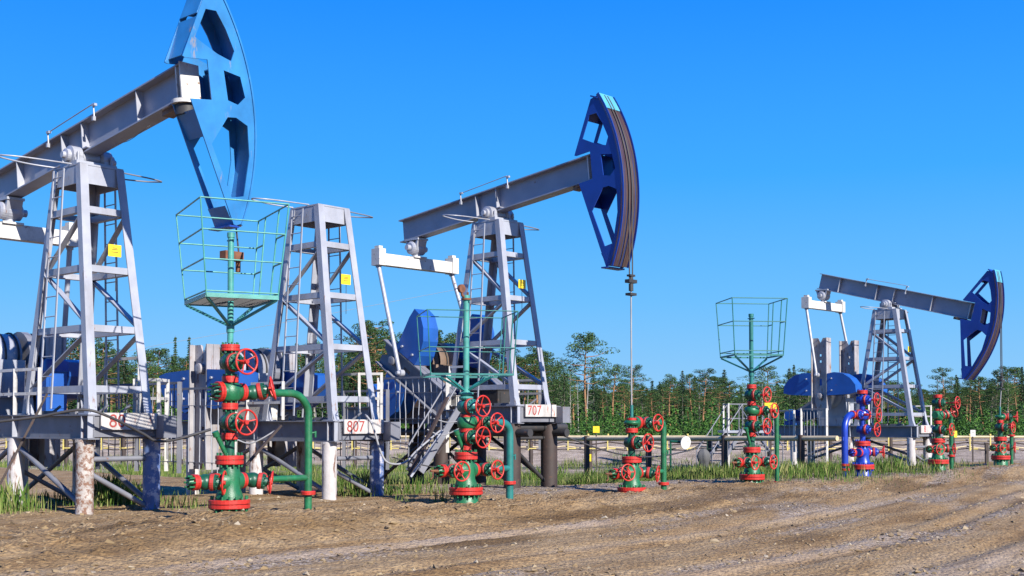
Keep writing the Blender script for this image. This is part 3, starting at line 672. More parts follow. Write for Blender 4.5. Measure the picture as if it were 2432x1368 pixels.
    for sy in (-1, 1):
        m.cyl((-1.25, sy * hy, B - sk - .1), (1.0, sy * hy, bz - .2), .045, n=8); m.cyl((-3.4, sy * hy, bz - .2), (-1.3, sy * hy, B - sk - .1), .045, n=8)
    m.cyl((1.05, -hy, B - sk - .32), (1.05, hy, B - sk - .32), .045, n=10); m.cyl((1.05, -hy, B - sk - .5), (1.05, hy, bz - .3), .045, n=8); m.cyl((-1.25, -hy, B - sk - .5), (-1.25, hy, bz - .3), .04, n=8)
    m.build('pile_brace', 'slate' if pile == 'pile_white' else 'dark', root)
    if pile != 'pile_white':
        m = MB()
        for x in (1.05, -1.25): m.cyl((x, -1.0, B - sk - .08), (x, 1.15, B - sk - .08), .09, n=14)
        for sy in (-1, 1): m.cyl((-3.6, sy * hy, B - sk - .2), (1.6, sy * hy, B - sk - .2), .09, n=14)
        m.build('support_pipe', 'dark', root)
    # --- gearbox, motor
    m = MB(); gz = crank[1] if crank else B + 1.1; gx = crank[0] if crank else -2.4
    m.box((gx, 0, gz - .42), (1.15, .62, .70)); m.box((gx, 0, B + (gz - .75 - B) / 2), (.95, .75, max(.1, gz - .75 - B)))
    m.lathe((gx, -.36, gz), (0, 1, 0), [(0, .3), (.04, .44), (.68, .44), (.72, .3)], 24); gb = m.build('gearbox', 'drum' if gear == 'drum' else gear, root)
    m = MB(); m.cyl((gx, -1.05, gz), (gx, 1.05, gz), .075, n=14); m.build('crank_shaft', 'dark', root)
    m = MB(); 
    for t in (-.25, 0, .25): m.ring((gx, t, gz), (0, 1, 0), .46, .018, 24, 5)
    m.build('gearbox_band', 'dark', gb)
    m = MB(); mx_ = gx - 1.75; m.cyl((mx_, -.32, B + .38), (mx_, .34, B + .38), .2, n=18)
    for i in range(14): t = 6.283 * i / 14; m.bar((mx_ + .2 * math.cos(t), -.25, B + .38 + .2 * math.sin(t)), (mx_ + .2 * math.cos(t), .25, B + .38 + .2 * math.sin(t)), .015, .05)
    m.box((mx_, 0, B + .1), (.5, .5, .16)); m.build('motor', 'blue_weight', root)
    m = MB(); m.plate([(gx + .5 * math.cos(t), gz + .5 * math.sin(t)) for t in np.linspace(R(110), R(-70), 12)] + [(mx_ + .25 * math.cos(t), B + .38 + .25 * math.sin(t)) for t in np.linspace(R(-70), R(-250), 10)], [], lambda x, z, y: Vector((x, y, z)), .44, .58)
    m.build('belt_guard', 'slate', root)
    if beam:
        pz = top + .17; ct, st_ = math.cos(R(tilt)), math.sin(R(tilt))
        cz_ = .36; bd_ = .54
        def bf(x, z, y=0.0): return Vector((x * ct - z * st_, y, pz + x * st_ + z * ct))
        m = MB(); m.box((0, 0, top + .05), (.55, .74, .07))
        for sy in (-1, 1):
            m.lathe((0, sy * .16, pz + .02), (0, sy, 0), [(0, .13), (.03, .17), (.2, .17), (.21, .11), (.27, .11), (.28, .06), (.33, .055)], 20, False); m.box((0, sy * .27, top + .1), (.36, .16, .1))
        for x in (-.2, .2):
            for sy in (-1, 1): m.cyl((x, sy * .3, top + .1), (x, sy * .3, top + .24), .022, n=6)
        m.cyl((0, -.2, pz + .02), (0, .2, pz + .02), .11, n=16); m.build('pivot_bearing', 'silver', root)
        m = MB(); up = Vector((-st_, 0, ct)); a = bf(-beam_rear, cz_); b = bf(3.06, cz_)
        m.bar(a, b, .30, .026, up, off=(0, bd_ / 2)); m.bar(a + (b - a).normalized() * -.0, b, .30, .026, up, off=(0, -bd_ / 2))
        m.bar(a, b, .018, bd_ - .026, up); m.box(bf(0, .14), (.5, .34, .02), Matrix.Rotation(-R(tilt), 3, 'Y'))
        bm_ = m.build('walking_beam', 'beam', root)
        for x in stiff:
            m = MB(); m.bar(bf(x, cz_ - bd_ / 2 + .014), bf(x, cz_ + bd_ / 2 - .014), .016, .28, up=(0, 1, 0)); m.build('stiffener', 'silver', bm_)
        m = MB(); m.bar(bf(3.07, cz_ - bd_ / 2 - .02), bf(3.07, cz_ + bd_ / 2 + .02), .03, .34, up=(0, 1, 0)); m.bar(bf(2.92, cz_ - bd_ / 2 + .014, -.08), bf(2.92, cz_ + bd_ / 2 - .014, -.08), .03, .12, up=(0, 1, 0)); m.build('end_plate', 'white', bm_)
        m = MB(); zt_ = cz_ + bd_ / 2
        for x in (-1.0, .55):
            m.cyl(bf(x, zt_ - .12, -.17), bf(x, zt_ + .14, -.17), .016, n=6); m.box(bf(x + .03, zt_ + .13, -.17), (.09, .05, .04)); m.box(bf(x, zt_ - .1, -.18), (.05, .05, .07))
        m.cyl(bf(-1.0, zt_ + .13, -.17), bf(.55, zt_ + .16, -.17), .01, n=5); m.build('safety_line', 'silver', bm_)
        m = MB(); m.box(bf(2.62, cz_ - bd_ / 2 - .06), (.4, .2, .08), Matrix.Rotation(-R(tilt), 3, 'Y')); m.cyl(bf(2.55, cz_ - bd_ / 2 - .05, -.16), bf(2.85, cz_ - bd_ / 2 - .05, -.16), .02, n=6); m.build('lock_bracket', 'drum', bm_)
        # horsehead
        outer, holes, (RR, A0, A1) = head_pts()
        if folded:
            def hf(x, z, y):                                            # swung a quarter turn about its vertical hinge
                p = bf(x, z, 0); return Vector((3.06 - y, p.x - 2.88, p.z))
        else:
            def hf(x, z, y): return bf(x, z, y)
        hw = .25; m = MB()
        for s in (-1, 1): m.plate(outer, holes, hf, s * hw, s * (hw - .02))
        def rib(p, q, t=.016, w_=hw - .021):
            P = []
            p = Vector(p); q = Vector(q); nn = Vector((-(q - p).y, (q - p).x)).normalized() * t / 2
            P = [hf(*(p + nn), -w_), hf(*(q + nn), -w_), hf(*(q - nn), -w_), hf(*(p - nn), -w_), hf(*(p + nn), w_), hf(*(q + nn), w_), hf(*(q - nn), w_), hf(*(p - nn), w_)]
            m.add(P, [(0, 1, 2, 3), (7, 6, 5, 4), (0, 4, 5, 1), (1, 5, 6, 2), (2, 6, 7, 3), (3, 7, 4, 0)])
        for p, q in (((3.36, .60), (3.74, .55)), ((3.40, -.06), (3.76, -.14)), ((3.33, .52), (3.36, .02)), ((2.78, -.1), (2.93, -.5)), ((3.15, -1.56), (3.26, -1.84)), ((3.02, 1.36), (3.22, 1.72))) + ((((2.74, .72), (3.0, 1.30)),) if folded else ()): rib(p, q)
        hd = m.build('horsehead', headmat, root)
        m = MB(); n = 26; A = np.linspace(A0 - .004, A1 + .004, n); P = []
        for a_ in A:
            for rr, y in ((RR + .002, -hw - .02), (RR + .03, -hw - .02), (RR + .03, hw + .02), (RR + .002, hw + .02)): P.append(hf(rr * math.cos(a_), rr * math.sin(a_), y))
        fs = [(i * 4 + j, i * 4 + (j + 1) % 4, (i + 1) * 4 + (j + 1) % 4, (i + 1) * 4 + j) for i in range(n - 1) for j in range(4)] + [(3, 2, 1, 0), tuple((n - 1) * 4 + j for j in range(4))]
        m.add(P, fs); tpl = m; m.build('arc_face', 'arc' if not folded else headmat, hd)
        m = MB()
        for s in (-1, 1):
            P = []
            for a_ in A:
                for rr, y in ((RR + .031, s * hw), (RR + .075, s * hw), (RR + .075, s * (hw + .015)), (RR + .031, s * (hw + .015))): P.append(hf(rr * math.cos(a_), rr * math.sin(a_), y))
            m.add(P, fs)
        if not folded: m.build('arc_rim', headmat, hd)
        m = MB(); rib_ = [hf(3.40, 1.80, -hw), hf(3.30, 1.70, -hw), hf(3.30, 1.70, hw), hf(3.40, 1.80, hw)]
        m.bar(hf(3.36, 1.77, -hw - .04), hf(3.36, 1.77, hw + .04), .20, .03, up=hf(3.4, 1.9, 0) - hf(3.3, 1.7, 0)); m.build('head_cap', headmat if not folded else 'blue', hd); m = MB(); m.bar(hf(3.24, -1.885, -hw - .03), hf(3.24, -1.885, hw + .03), .18, .03, up=(0, 0, 1)); m.build('head_cap', headmat if not folded else 'blue', hd)
        m = MB(); P = []
        for a_ in np.linspace(A1 - R(5.5), A1 + R(.6), 5):
            for rr, y in ((RR + .031, -hw + .01), (RR + .05, -hw + .01), (RR + .05, hw - .01), (RR + .031, hw - .01)): P.append(hf(rr * math.cos(a_), rr * math.sin(a_), y))
        m.add(P, [(i * 4 + j, i * 4 + (j + 1) % 4, (i + 1) * 4 + (j + 1) % 4, (i + 1) * 4 + j) for i in range(4) for j in range(4)] + [(3, 2, 1, 0), (16, 17, 18, 19)]); m.build('top_plate', 'blue_sunlit', hd)  # arc top made paler, as if sunlit
        if folded:
            m = MB(); hc = bf(2.95, cz_ - bd_ / 2 - .04); m.cyl(hc + Vector((0, 0, -.03)), hc + Vector((0, 0, .03)), .23, n=24); m.build('hinge_plate', 'white', hd)
            m = MB(); m.cyl(hc + Vector((0, 0, -.2)), hc + Vector((0, 0, -.031)), .17, n=20); m.build('hinge_socket', 'dark', hd)
        # bridle
        if not folded:
            rr = RR + .05; a_t = -R(tilt)
            for y in (-.05, .05):
                pts = [bf(rr * math.cos(a_), rr * math.sin(a_), y) for a_ in np.linspace(A1, a_t, 14)]
                e = pts[-1]; m = MB(); m.tube(pts + [Vector((e.x, y, carrier))], .014, 6); m.build('bridle_cable', 'cable', root)
            ex = e.x
            m = MB(); m.box((ex, 0, carrier), (.12, .26, .07)); m.cyl((ex, 0, carrier - .05), (ex, 0, carrier - .2), .05, n=10); m.cyl((ex, 0, carrier + .04), (ex, 0, carrier + .14), .045, n=10); m.box((ex, 0, carrier - .27), (.14, .2, .05)); m.box((ex, 0, carrier + .12), (.1, .16, .04))
            m.build('carrier_bar', 'dark', root)
            zr = zz(well, {2: 962, 6: 966}[well]); m = MB(); m.cyl((ex, 0, carrier - .1), (L, 0, zr - .02), .016, n=8); m.build('polished_rod', 'cable_light', root)
        else:
            rr = RR + .04
            e0 = hf(rr * math.cos(R(-26)), rr * math.sin(R(-26)), -.06); m = MB()
            eA = hf(rr * math.cos(R(-31)), rr * math.sin(R(-31)), -.02)
            cpt = Vector((eA.x, eA.y + .02, zz(0, 580)))
            for dy, s in ((.14, hf(rr * math.cos(R(-27)), rr * math.sin(R(-27)), 0)), (-.07, eA)):
                m = MB(); m.tube([s, s.lerp(cpt + Vector((0, dy, .0)), .5), cpt + Vector((0, dy, 0))], .014, 6); m.build('bridle_cable', 'cable', root)
            m = MB(); m.cyl(cpt + Vector((0, -.1, .5)), cpt + Vector((0, .17, .5)), .018, n=6); m.box(cpt, (.16, .34, .14)); m.cyl(cpt + Vector((0, .12, -.07)), cpt + Vector((0, .12, -.24)), .04, n=8); m.build('carrier_bar', 'rust', root)
        # tail bearing, equalizer, pitmans
        tb = bf(-rear, cz_ - bd_ / 2); m = MB()
        m.box(tb + Vector((0, 0, -.03)), (.5, .34, .05)); m.lathe(tb + Vector((0, -.22, -.24)), (0, 1, 0), [(0, .12), (.03, .16), (.12, .16), (.13, .18), (.31, .18), (.32, .16), (.41, .16), (.44, .12)], 20, False); m.cyl(tb + Vector((0, -.32, -.24)), tb + Vector((0, .32, -.24)), .07, n=12)
        for x in (-.2, .2): m.bar(tb + Vector((x, 0, -.04)), tb + Vector((x * .6, 0, -.3)), .06, .3, up=(0, 1, 0))
        m.cyl(tb + Vector((0, 0, -.3)), tb + Vector((0, 0, -.5)), .1, n=12)
        m.build('tail_bearing', 'silver', root)
        ez = tb.z - .62; m = MB(); m.box((tb.x, 0, ez), (.24, 2.5, .28))
        for sy in (-1, 1): m.box((tb.x, sy * 1.2, ez + .05), (.30, .20, .40)); m.box((tb.x, sy * 1.2, ez + .28), (.16, .12, .08))
        m.box((tb.x, 0, ez + .15), (.34, .4, .04)); m.build('equalizer', 'white' if rust == 'silver' else S, root)
        cx_, cz2, ca = crank[0], crank[1], crank[2]; pin = crank[3]
        for sy in (-1, 1):
            px_ = cx_ + pin * math.cos(R(ca)); pz2 = cz2 + pin * math.sin(R(ca)); m = MB()
            m.cyl((tb.x, sy * 1.2, ez - .15), (px_, sy * 1.32, pz2), .05, n=12); m.cyl((tb.x, sy * 1.2, ez - .2), (tb.x, sy * 1.2, ez + .1), .07, n=10)
            m.lathe((px_, sy * 1.22, pz2), (0, sy, 0), [(0, .08), (.12, .085), (.13, .05), (.2, .04)], 18, False); m.build('pitman_arm', 'silver' if sy < 0 else 'silver', root)
    # cranks with counterweights
    if crank:
        cx_, cz2, ca = crank[:3]; c0, s0_ = math.cos(R(ca)), math.sin(R(ca))
        def cf(u, v, y): return Vector((cx_ + u * c0 - v * s0_, y, cz2 + u * s0_ + v * c0))
        for sy in (-1, 1):
            y0, y1 = sy * .86, sy * 1.14; m = MB()
            out = [(-.50, -.31), (2.08, -.31), (2.08, -.1), (1.9, 0), (2.08, .1), (2.08, .31), (-.50, .31), (-.50, .1), (-.30, .0), (-.50, -.1)]
            hol = [[(.38 + .0, -.05), (.62, -.05), (.62, .05), (.38, .05)], [(1.2, -.04), (1.28, -.04), (1.28, .04), (1.2, .04)], [(1.42, -.04), (1.50, -.04), (1.50, .04), (1.42, .04)]]
            m.plate(out, hol, cf, sy * 1.0, sy * 1.03)
            for v in (-.30, .30): m.plate([(-.5, v - .014), (2.08, v - .014), (2.08, v + .014), (-.5, v + .014)], [], cf, sy * .84, sy * .995); m.plate([(-.5, v - .014), (2.08, v - .014), (2.08, v + .014), (-.5, v + .014)], [], cf, sy * 1.035, sy * 1.16)
            m.lathe(Vector((cx_, sy * .84, cz2)), (0, sy, 0), [(0, .11), (.33, .11), (.34, .06)], 18, False)
            cr = m.build('crank', 'silver_worn' if k != 2 else 'slate', root)
            for sv in (-1, 1):
                m = MB(); o_ = [(.02, .33), (.80, .33), (.84, .6), (.78, .95), (.62, 1.22), (.38, 1.42), (.12, 1.45), (.06, 1.2)]
                m.plate([(u, v * sv) for u, v in (o_ if sv > 0 else o_[::-1])], [], cf, sy * .70, sy * 1.16); m.build('counterweight', 'blue_weight', cr)
                for u in (.2, .62): m = MB(); m.cyl(cf(u, sv * .5, sy * 1.13), cf(u, sv * .5, sy * 1.2), .03, n=6); m.build('clamp_bolt', 'silver', cr)
    return root
def children_named(root, nm):
    return [c for c in children(root) if c.name.split('.')[0] == nm][-1]

pj1 = pumpjack(0, WELL[0] + Vector((0, 0, 0)), 1.62, 5.78, 8.0, 'nearest pumpjack, its light blue horsehead swung aside and cut by the top of the photo', folded=True, crank=(-3.35, 2.72, -90, .62), headmat='blue_lit',
               board='80', stiff=(-2.25, -.62, .06, 1.78), pr=.14, gear='silver')
pj2 = pumpjack(1, WELL[1], 1.52, 5.76, 0, 'pumpjack frame missing its beam and horsehead, just a bare stained tower over a crank', beam=False, crank=(-2.5, 2.6, -90, .62), rust='silver', board='807', gear='silver')
pj3 = pumpjack(2, WELL[2], 1.86, 6.08, 6.3, 'middle pumpjack on thick dark piles, its deep blue horsehead raised high against the sky', flip=True, crank=(-2.43, 2.95, -31, .60),
               pile='brown', pile2='brown', pr=.19, board='707', well=2, carrier=4.42, gear='drum')
pj4 = pumpjack(3, WELL[6], 1.36, 5.42, -14.6, 'most distant pumpjack, its beam tipped down toward the deep blue horsehead at right', flip=True, crank=(-2.14, 2.42, 90, .75),
               well=6, carrier=2.85, stiff=(-2.05, -.55, .12, 1.55), rear=2.7, beam_rear=2.9, board='8', gear='silver', pile2='pile_white')

# ------------------------------------------------------------------ foliage
def leaf_mat(name, dark, mid, light):
    m = bpy.data.materials.new(name); m.use_nodes = True; n = m.node_tree.nodes; l = m.node_tree.links; b = n['Principled BSDF']
    g = n.new('ShaderNodeNewGeometry'); rp = n.new('ShaderNodeValToRGB'); e = rp.color_ramp.elements
    e[0].color = (*dark, 1); e[1].color = (*light, 1); x = e.new(.5); x.color = (*mid, 1); l.new(g.outputs['Random Per Island'], rp.inputs[0])
    oi = n.new('ShaderNodeObjectInfo'); hs = n.new('ShaderNodeHueSaturation'); mr = n.new('ShaderNodeMapRange'); mr.inputs[3].default_value = .75; mr.inputs[4].default_value = 1.25
    l.new(oi.outputs['Random'], mr.inputs[0]); l.new(mr.outputs[0], hs.inputs['Value']); l.new(rp.outputs[0], hs.inputs['Color']); l.new(hs.outputs[0], b.inputs['Base Color'])
    b.inputs['Roughness'].default_value = .75; b.inputs['Specular IOR Level'].default_value = .2
    return m
M['needle'] = leaf_mat('pine_needles', (0.014, 0.034, 0.012), (0.032, 0.07, 0.019), (0.07, 0.115, 0.028))
M['spruce'] = leaf_mat('spruce_needles', (0.012, 0.03, 0.014), (0.025, 0.055, 0.02), (0.05, 0.09, 0.03))
M['leaf'] = leaf_mat('birch_leaves', (0.025, 0.065, 0.016), (0.05, 0.115, 0.025), (0.10, 0.18, 0.04))
M['scrub'] = leaf_mat('thicket_leaves', (0.014, 0.045, 0.010), (0.032, 0.088, 0.015), (0.07, 0.15, 0.024))
M['grass'] = leaf_mat('grass_blades', (0.035, 0.075, 0.012), (0.075, 0.135, 0.02), (0.24, 0.23, 0.09))
M['bark_pine'] = paint('orange_pine_bark', (0.34, 0.17, 0.08), 0.9, 0.35, 0.3, (0.12, 0.07, 0.045), scale=1.5)
M['bark_grey'] = paint('grey_bark', (0.20, 0.17, 0.14), 0.9, 0.35, 0.2, (0.07, 0.06, 0.05), scale=2)
M['bark_pale'] = paint('pale_bark', (0.38, 0.35, 0.31), 0.9, 0.3, 0.3, (0.08, 0.07, 0.06), scale=2)
def rvec(r):
    while True:
        v = Vector((r.uniform(-1, 1), r.uniform(-1, 1), r.uniform(-1, 1)))
        if 0.05 < v.length < 1: return v
def clump(m, r, c, rx, rz, n, ls, flat=.3):
    for _ in range(n):
        v = rvec(r); v = v.normalized() * (v.length ** .45); p = Vector((c.x + v.x * rx, c.y + v.y * rx, c.z + v.z * rz))
        nn = (v.normalized() * .6 + rvec(r) + Vector((0, 0, flat))).normalized(); a = nn.cross(rvec(r)).normalized(); b = nn.cross(a); s = ls * r.uniform(.6, 1.3)
        m.add([p - a * s, p - b * s * .45, p + a * s * 1.1, p + b * s * .5], [(0, 1, 2, 3)])
def scots_pine(r, h, crown0=.5, spread=.22, nl=20, bark='bark_pine', leaf='needle', bend=.03, dens=95, bare=2):
    t = MB(); c = MB(); ph = r.uniform(0, 6)
    def tp(u): return Vector((math.sin(u * 3 + ph) * bend * h, math.cos(u * 2.3 + ph) * bend * h * .6, u * h))
    o0 = tp(0); path = [tp(u) - o0 for u in np.linspace(0, 1, 10)]
    t.tube(path, h * .017, 8, r2=h * .003)
    for i in range(nl + bare):
        u = crown0 + (1 - crown0) * ((i - bare + .5) / nl) if i >= bare else crown0 * r.uniform(.65, 1)
        p = tp(u) - o0; az = i * 2.4 + r.uniform(-.4, .4); k = (u - crown0) / (1 - crown0)
        ln = h * spread * (.55 + .9 * math.sin(min(1, max(0, k) * .9 + .25) * math.pi)) * r.uniform(.5, 1.05) if i >= bare else h * spread * r.uniform(.5, 1.1)
        d = Vector((math.cos(az), math.sin(az), r.uniform(-.05, .35) + k * .3)); mid = p + d * ln * .5 + Vector((0, 0, -.02 * h)); e = p + d * ln
        t.tube([p, mid, e], h * .0055, 5, r2=h * .0015)
        if i < bare: continue
        clump(c, r, e, ln * .42 + h * .02, h * .034, dens, h * .0095); clump(c, r, mid.lerp(e, .45) + Vector((0, 0, h * .015)), ln * .34 + h * .015, h * .026, dens // 2, h * .0095)
    clump(c, r, path[-1], h * .07, h * .045, dens, h * .0095)
    return t, c, bark, leaf
def spruce(r, h, w=.15, leaf='spruce'):
    t = MB(); c = MB(); t.cyl((0, 0, 0), (0, 0, h), h * .013, h * .002, 7)
    L = 38
    for i in range(L):
        u = .08 + .92 * i / L; rr = h * w * (1 - u) ** .85 * r.uniform(.65, 1.2) + h * .006; z = u * h; nb = 7 if u < .8 else 4
        for k in range(nb):
            az = k * 6.283 / nb + i * 1.1 + r.uniform(-.4, .4); d = Vector((math.cos(az), math.sin(az), -.32)); ln = rr * r.uniform(.6, 1.25)
            for j in range(9):
                f = ((j + r.random()) / 9) ** .7; p = Vector((0, 0, z)) + d * ln * f + rvec(r) * h * .008; s_ = h * .010 * (1.35 - .5 * f) * r.uniform(.6, 1.3)
                a = (d + rvec(r) * .7).normalized(); b = a.cross(rvec(r)).normalized()
                c.add([p - a * s_, p + b * s_ * .5, p + a * s_ * 1.3 + Vector((0, 0, -s_ * .4)), p - b * s_ * .5], [(0, 1, 2, 3)])
    return t, c, 'bark_grey', leaf
def birch(r, h):
    t = MB(); c = MB(); path = [Vector((math.sin(u * 2) * .03 * h, 0, u * h)) for u in np.linspace(0, 1, 7)]; t.tube(path, h * .012, 7, r2=h * .002)
    for i in range(26):
        u = .32 + .66 * i / 26; p = Vector((math.sin(u * 2) * .03 * h, 0, u * h)); az = i * 2.4; ln = h * .16 * (1.15 - u) * r.uniform(.7, 1.4) + h * .02
        d = Vector((math.cos(az), math.sin(az), .7)); e = p + d * ln; t.tube([p, e], h * .003, 4, r2=h * .001); clump(c, r, e, ln * .5 + h * .02, ln * .45 + h * .02, 85, h * .0085)
    return t, c, 'bark_pale', 'leaf'
def snag(r, h):
    t = MB(); lean = r.uniform(-.08, .08); t.tube([Vector((lean * u * h, 0, u * h)) for u in np.linspace(0, 1, 6)], h * .011, 7, r2=h * .002)
    for i in range(16):
        u = r.uniform(.35, .95); az = r.uniform(0, 6.28); ln = h * .12 * (1.2 - u) * r.uniform(.5, 1.5); p = Vector((lean * u * h, 0, u * h)); t.tube([p, p + Vector((math.cos(az) * ln * .6, math.sin(az) * ln * .6, r.uniform(-.05, .3) * ln)), p + Vector((math.cos(az), math.sin(az), r.uniform(0, .5))) * ln], h * .003, 4, r2=h * .001)
    return t, None, 'bark_pale', None
rt = random.Random(77)
H0 = 10.0
PROTO = {'pine_tree': [scots_pine(rt, H0, .42, .20, 22), scots_pine(rt, H0, .55, .17, 18), scots_pine(rt, H0, .35, .17, 26, 'bark_grey'), scots_pine(rt, H0, .52, .2, 24, bend=.045, dens=120)],
         'spruce_tree': [spruce(rt, H0, .15), spruce(rt, H0, .11), spruce(rt, H0, .19)],
         'birch_tree': [birch(rt, H0), birch(rt, H0)], 'dead_tree': [snag(rt, H0), snag(rt, H0)]}
BUILT = {}
def plant_tree(kind, v, x, y, h, rz, wide=1.0):
    key = (kind, v); z = GZ(x, y) - .1
    if key not in BUILT:
        root = empty(kind, (x, y, z), rz); t, c, b, lf = PROTO[kind][v]; t.build('trunk', b, root)
        if c: c.build('crown', lf, root)
        BUILT[key] = root
    else: root = copy_tree(BUILT[key]); root.name = kind
    root.location = (x, y, z); root.rotation_euler = (0, 0, rz); s = h / H0; root.scale = (s * wide, s * wide, s); return root
# treetop line seen over the pad: (photo column, photo row)
TOPS = [(-60, 850), (120, 835), (220, 812), (330, 850), (420, 832), (520, 835), (620, 850), (650, 820), (800, 830), (850, 800), (885, 772), (940, 805), (1030, 790), (1090, 785), (1150, 830), (1260, 850), (1310, 842), (1345, 890), (1390, 880), (1450, 880), (1520, 882), (1580, 878), (1640, 888), (1700, 885), (1760, 895), (1800, 890), (1880, 872), (1960, 890), (2060, 895), (2180, 905), (2260, 890), (2330, 885), (2400, 885), (2520, 890)]
def top_at(px):
    for (a, ya), (b, yb) in zip(TOPS[:-1], TOPS[1:]):
        if a <= px <= b: return ya + (yb - ya) * (px - a) / (b - a)
    return 880
trees = []
def put(kind, v, px, Y, ytop, wide=1.0):
    x = X(px, Y); h = Z(ytop, Y) - GZ(x, Y) + .1
    trees.append((kind, px, h, Y, plant_tree(kind, v, x, Y, h, rt.uniform(0, 6.28), wide))); return trees[-1][4]
special = {}
big = put('pine_tree', 3, 1396, 84, 797, .98); special[big.name] = 'tall lone pine with a bare orange trunk, right of the middle pumpjack'; BIG = big
t_ = put('pine_tree', 0, 884, 92, 772, 1.0); special[t_.name] = 'bushy pine poking above the others between the bare tower and the middle pumpjack'
for px, yt, lab in ((415, 797, 'thin pointed spruce left of the crank with blue weights, left one of a pair'), (448, 797, 'thin pointed spruce left of the crank with blue weights, right one of a pair')):
    t_ = put('spruce_tree', 1, px, 150, yt, .8); special[t_.name] = lab
t_ = put('spruce_tree', 0, 1886, 128, 864, .9); special[t_.name] = 'dark pointed spruce just left of the most distant cranks'
px = -50
while px < 2500:
    y0 = top_at(px); Y = rt.uniform(100, 150); kind = rt.choices(['pine_tree', 'spruce_tree', 'birch_tree', 'dead_tree'], [6, 3.0, 1.5, .7])[0]
    if px < 620 and kind in ('birch_tree', 'dead_tree'): kind = 'spruce_tree'
    yt = y0 + (rt.uniform(-14, 8) if rt.random() < .35 else rt.uniform(8, 52)); 
    if kind == 'spruce_tree': yt -= 6
    put(kind, rt.randrange(len(PROTO[kind])), px + rt.uniform(-8, 8), Y, yt, rt.uniform(1.0, 1.4)); px += rt.uniform(13, 24)
px = -40
while px < 2500:                                                         # a deeper rank closes the gaps between the trunks
    Y = rt.uniform(155, 185); put(rt.choice(['pine_tree', 'spruce_tree', 'pine_tree']), rt.randrange(3), px, Y, top_at(px) + rt.uniform(8, 40), 1.6); px += rt.uniform(20, 32)
# labels from what stands in front and the order along the tree line
MARKS = [(-500, 330, 'the nearest pumpjack'), (330, 640, 'the largest wellhead'), (640, 880, 'the bare stained tower'), (880, 1120, 'the low teal railings'), (1120, 1345, 'the middle tower'), (1345, 1620, 'the short wellhead'),
         (1620, 1860, 'the slim green wire basket'), (1860, 2050, 'the most distant cranks'), (2050, 2200, 'the most distant tower'), (2200, 2310, 'the spiked wellhead'), (2310, 2700, 'the farthest wellhead')]
ADJ = {'pine_tree': 'bushy green pine', 'spruce_tree': 'dark pointed spruce', 'birch_tree': 'pale green birch', 'dead_tree': 'bare grey dead tree'}
ORD = ['first', 'second', 'third', 'fourth', 'fifth', 'sixth', 'seventh', 'eighth', 'ninth', 'tenth', 'eleventh', 'twelfth', 'thirteenth', 'fourteenth', 'fifteenth', 'sixteenth', 'seventeenth', 'eighteenth']
for a, b, nm in MARKS:
    for kind in ADJ:
        for rank, word in ((0, 'front rank'), (1, 'rear rank')):
            L = sorted([t for t in trees if a <= t[1] < b and t[0] == kind and (t[3] > 152) == bool(rank) and t[4].name not in special], key=lambda t: t[1])
            for i, t in enumerate(L):
                lab = '%s behind %s, %s, %s from left' % (ADJ[kind], nm, word, ORD[i]) if len(L) > 1 else '%s behind %s, %s' % (ADJ[kind], nm, word)
                tag(t[4], lab, 'tree', 'trees of the wood beyond the well pad')
for t in trees:
    if t[4].name in special: tag(t[4], special[t[4].name], 'tree', 'trees of the wood beyond the well pad')

def thicket():
    m = MB(); r = random.Random(3)
    for k in range(1150):
        Y = r.uniform(70, 98); px = r.uniform(-420, 2850); x = X(px, Y); g = GZ(x, Y); h = r.uniform(.6, 1.4) if r.random() < .65 else r.uniform(1.2, 2.6); w_ = h * r.uniform(.22, .42)
        for j in range(5):
            u = (j + .4) / 5; clump(m, r, Vector((x + r.uniform(-.15, .15), Y, g + h * u)), w_ * (1.2 - u), h * .13, int(13 + h * 7), .085, .5)
    tag(m.build('undergrowth', 'scrub'), 'bright green thicket of young trees along the foot of the wood', 'undergrowth', kind='stuff')
    m = MB()
    for k in range(1200):
        Y = r.uniform(188, 215); px = r.uniform(-700, 3100); x = X(px, Y); h = (1002 - top_at(px)) / F * Y * r.uniform(.5, .78)
        for j in range(3): clump(m, r, Vector((x, Y, 1 + h * (j + .3) / 3)), 2.2, h * .2, 8, .9, .2)
    tag(m.build('distant_wood', 'needle'), 'dark mass of the deep wood seen between the nearer trunks', 'woodland', kind='stuff')
thicket()
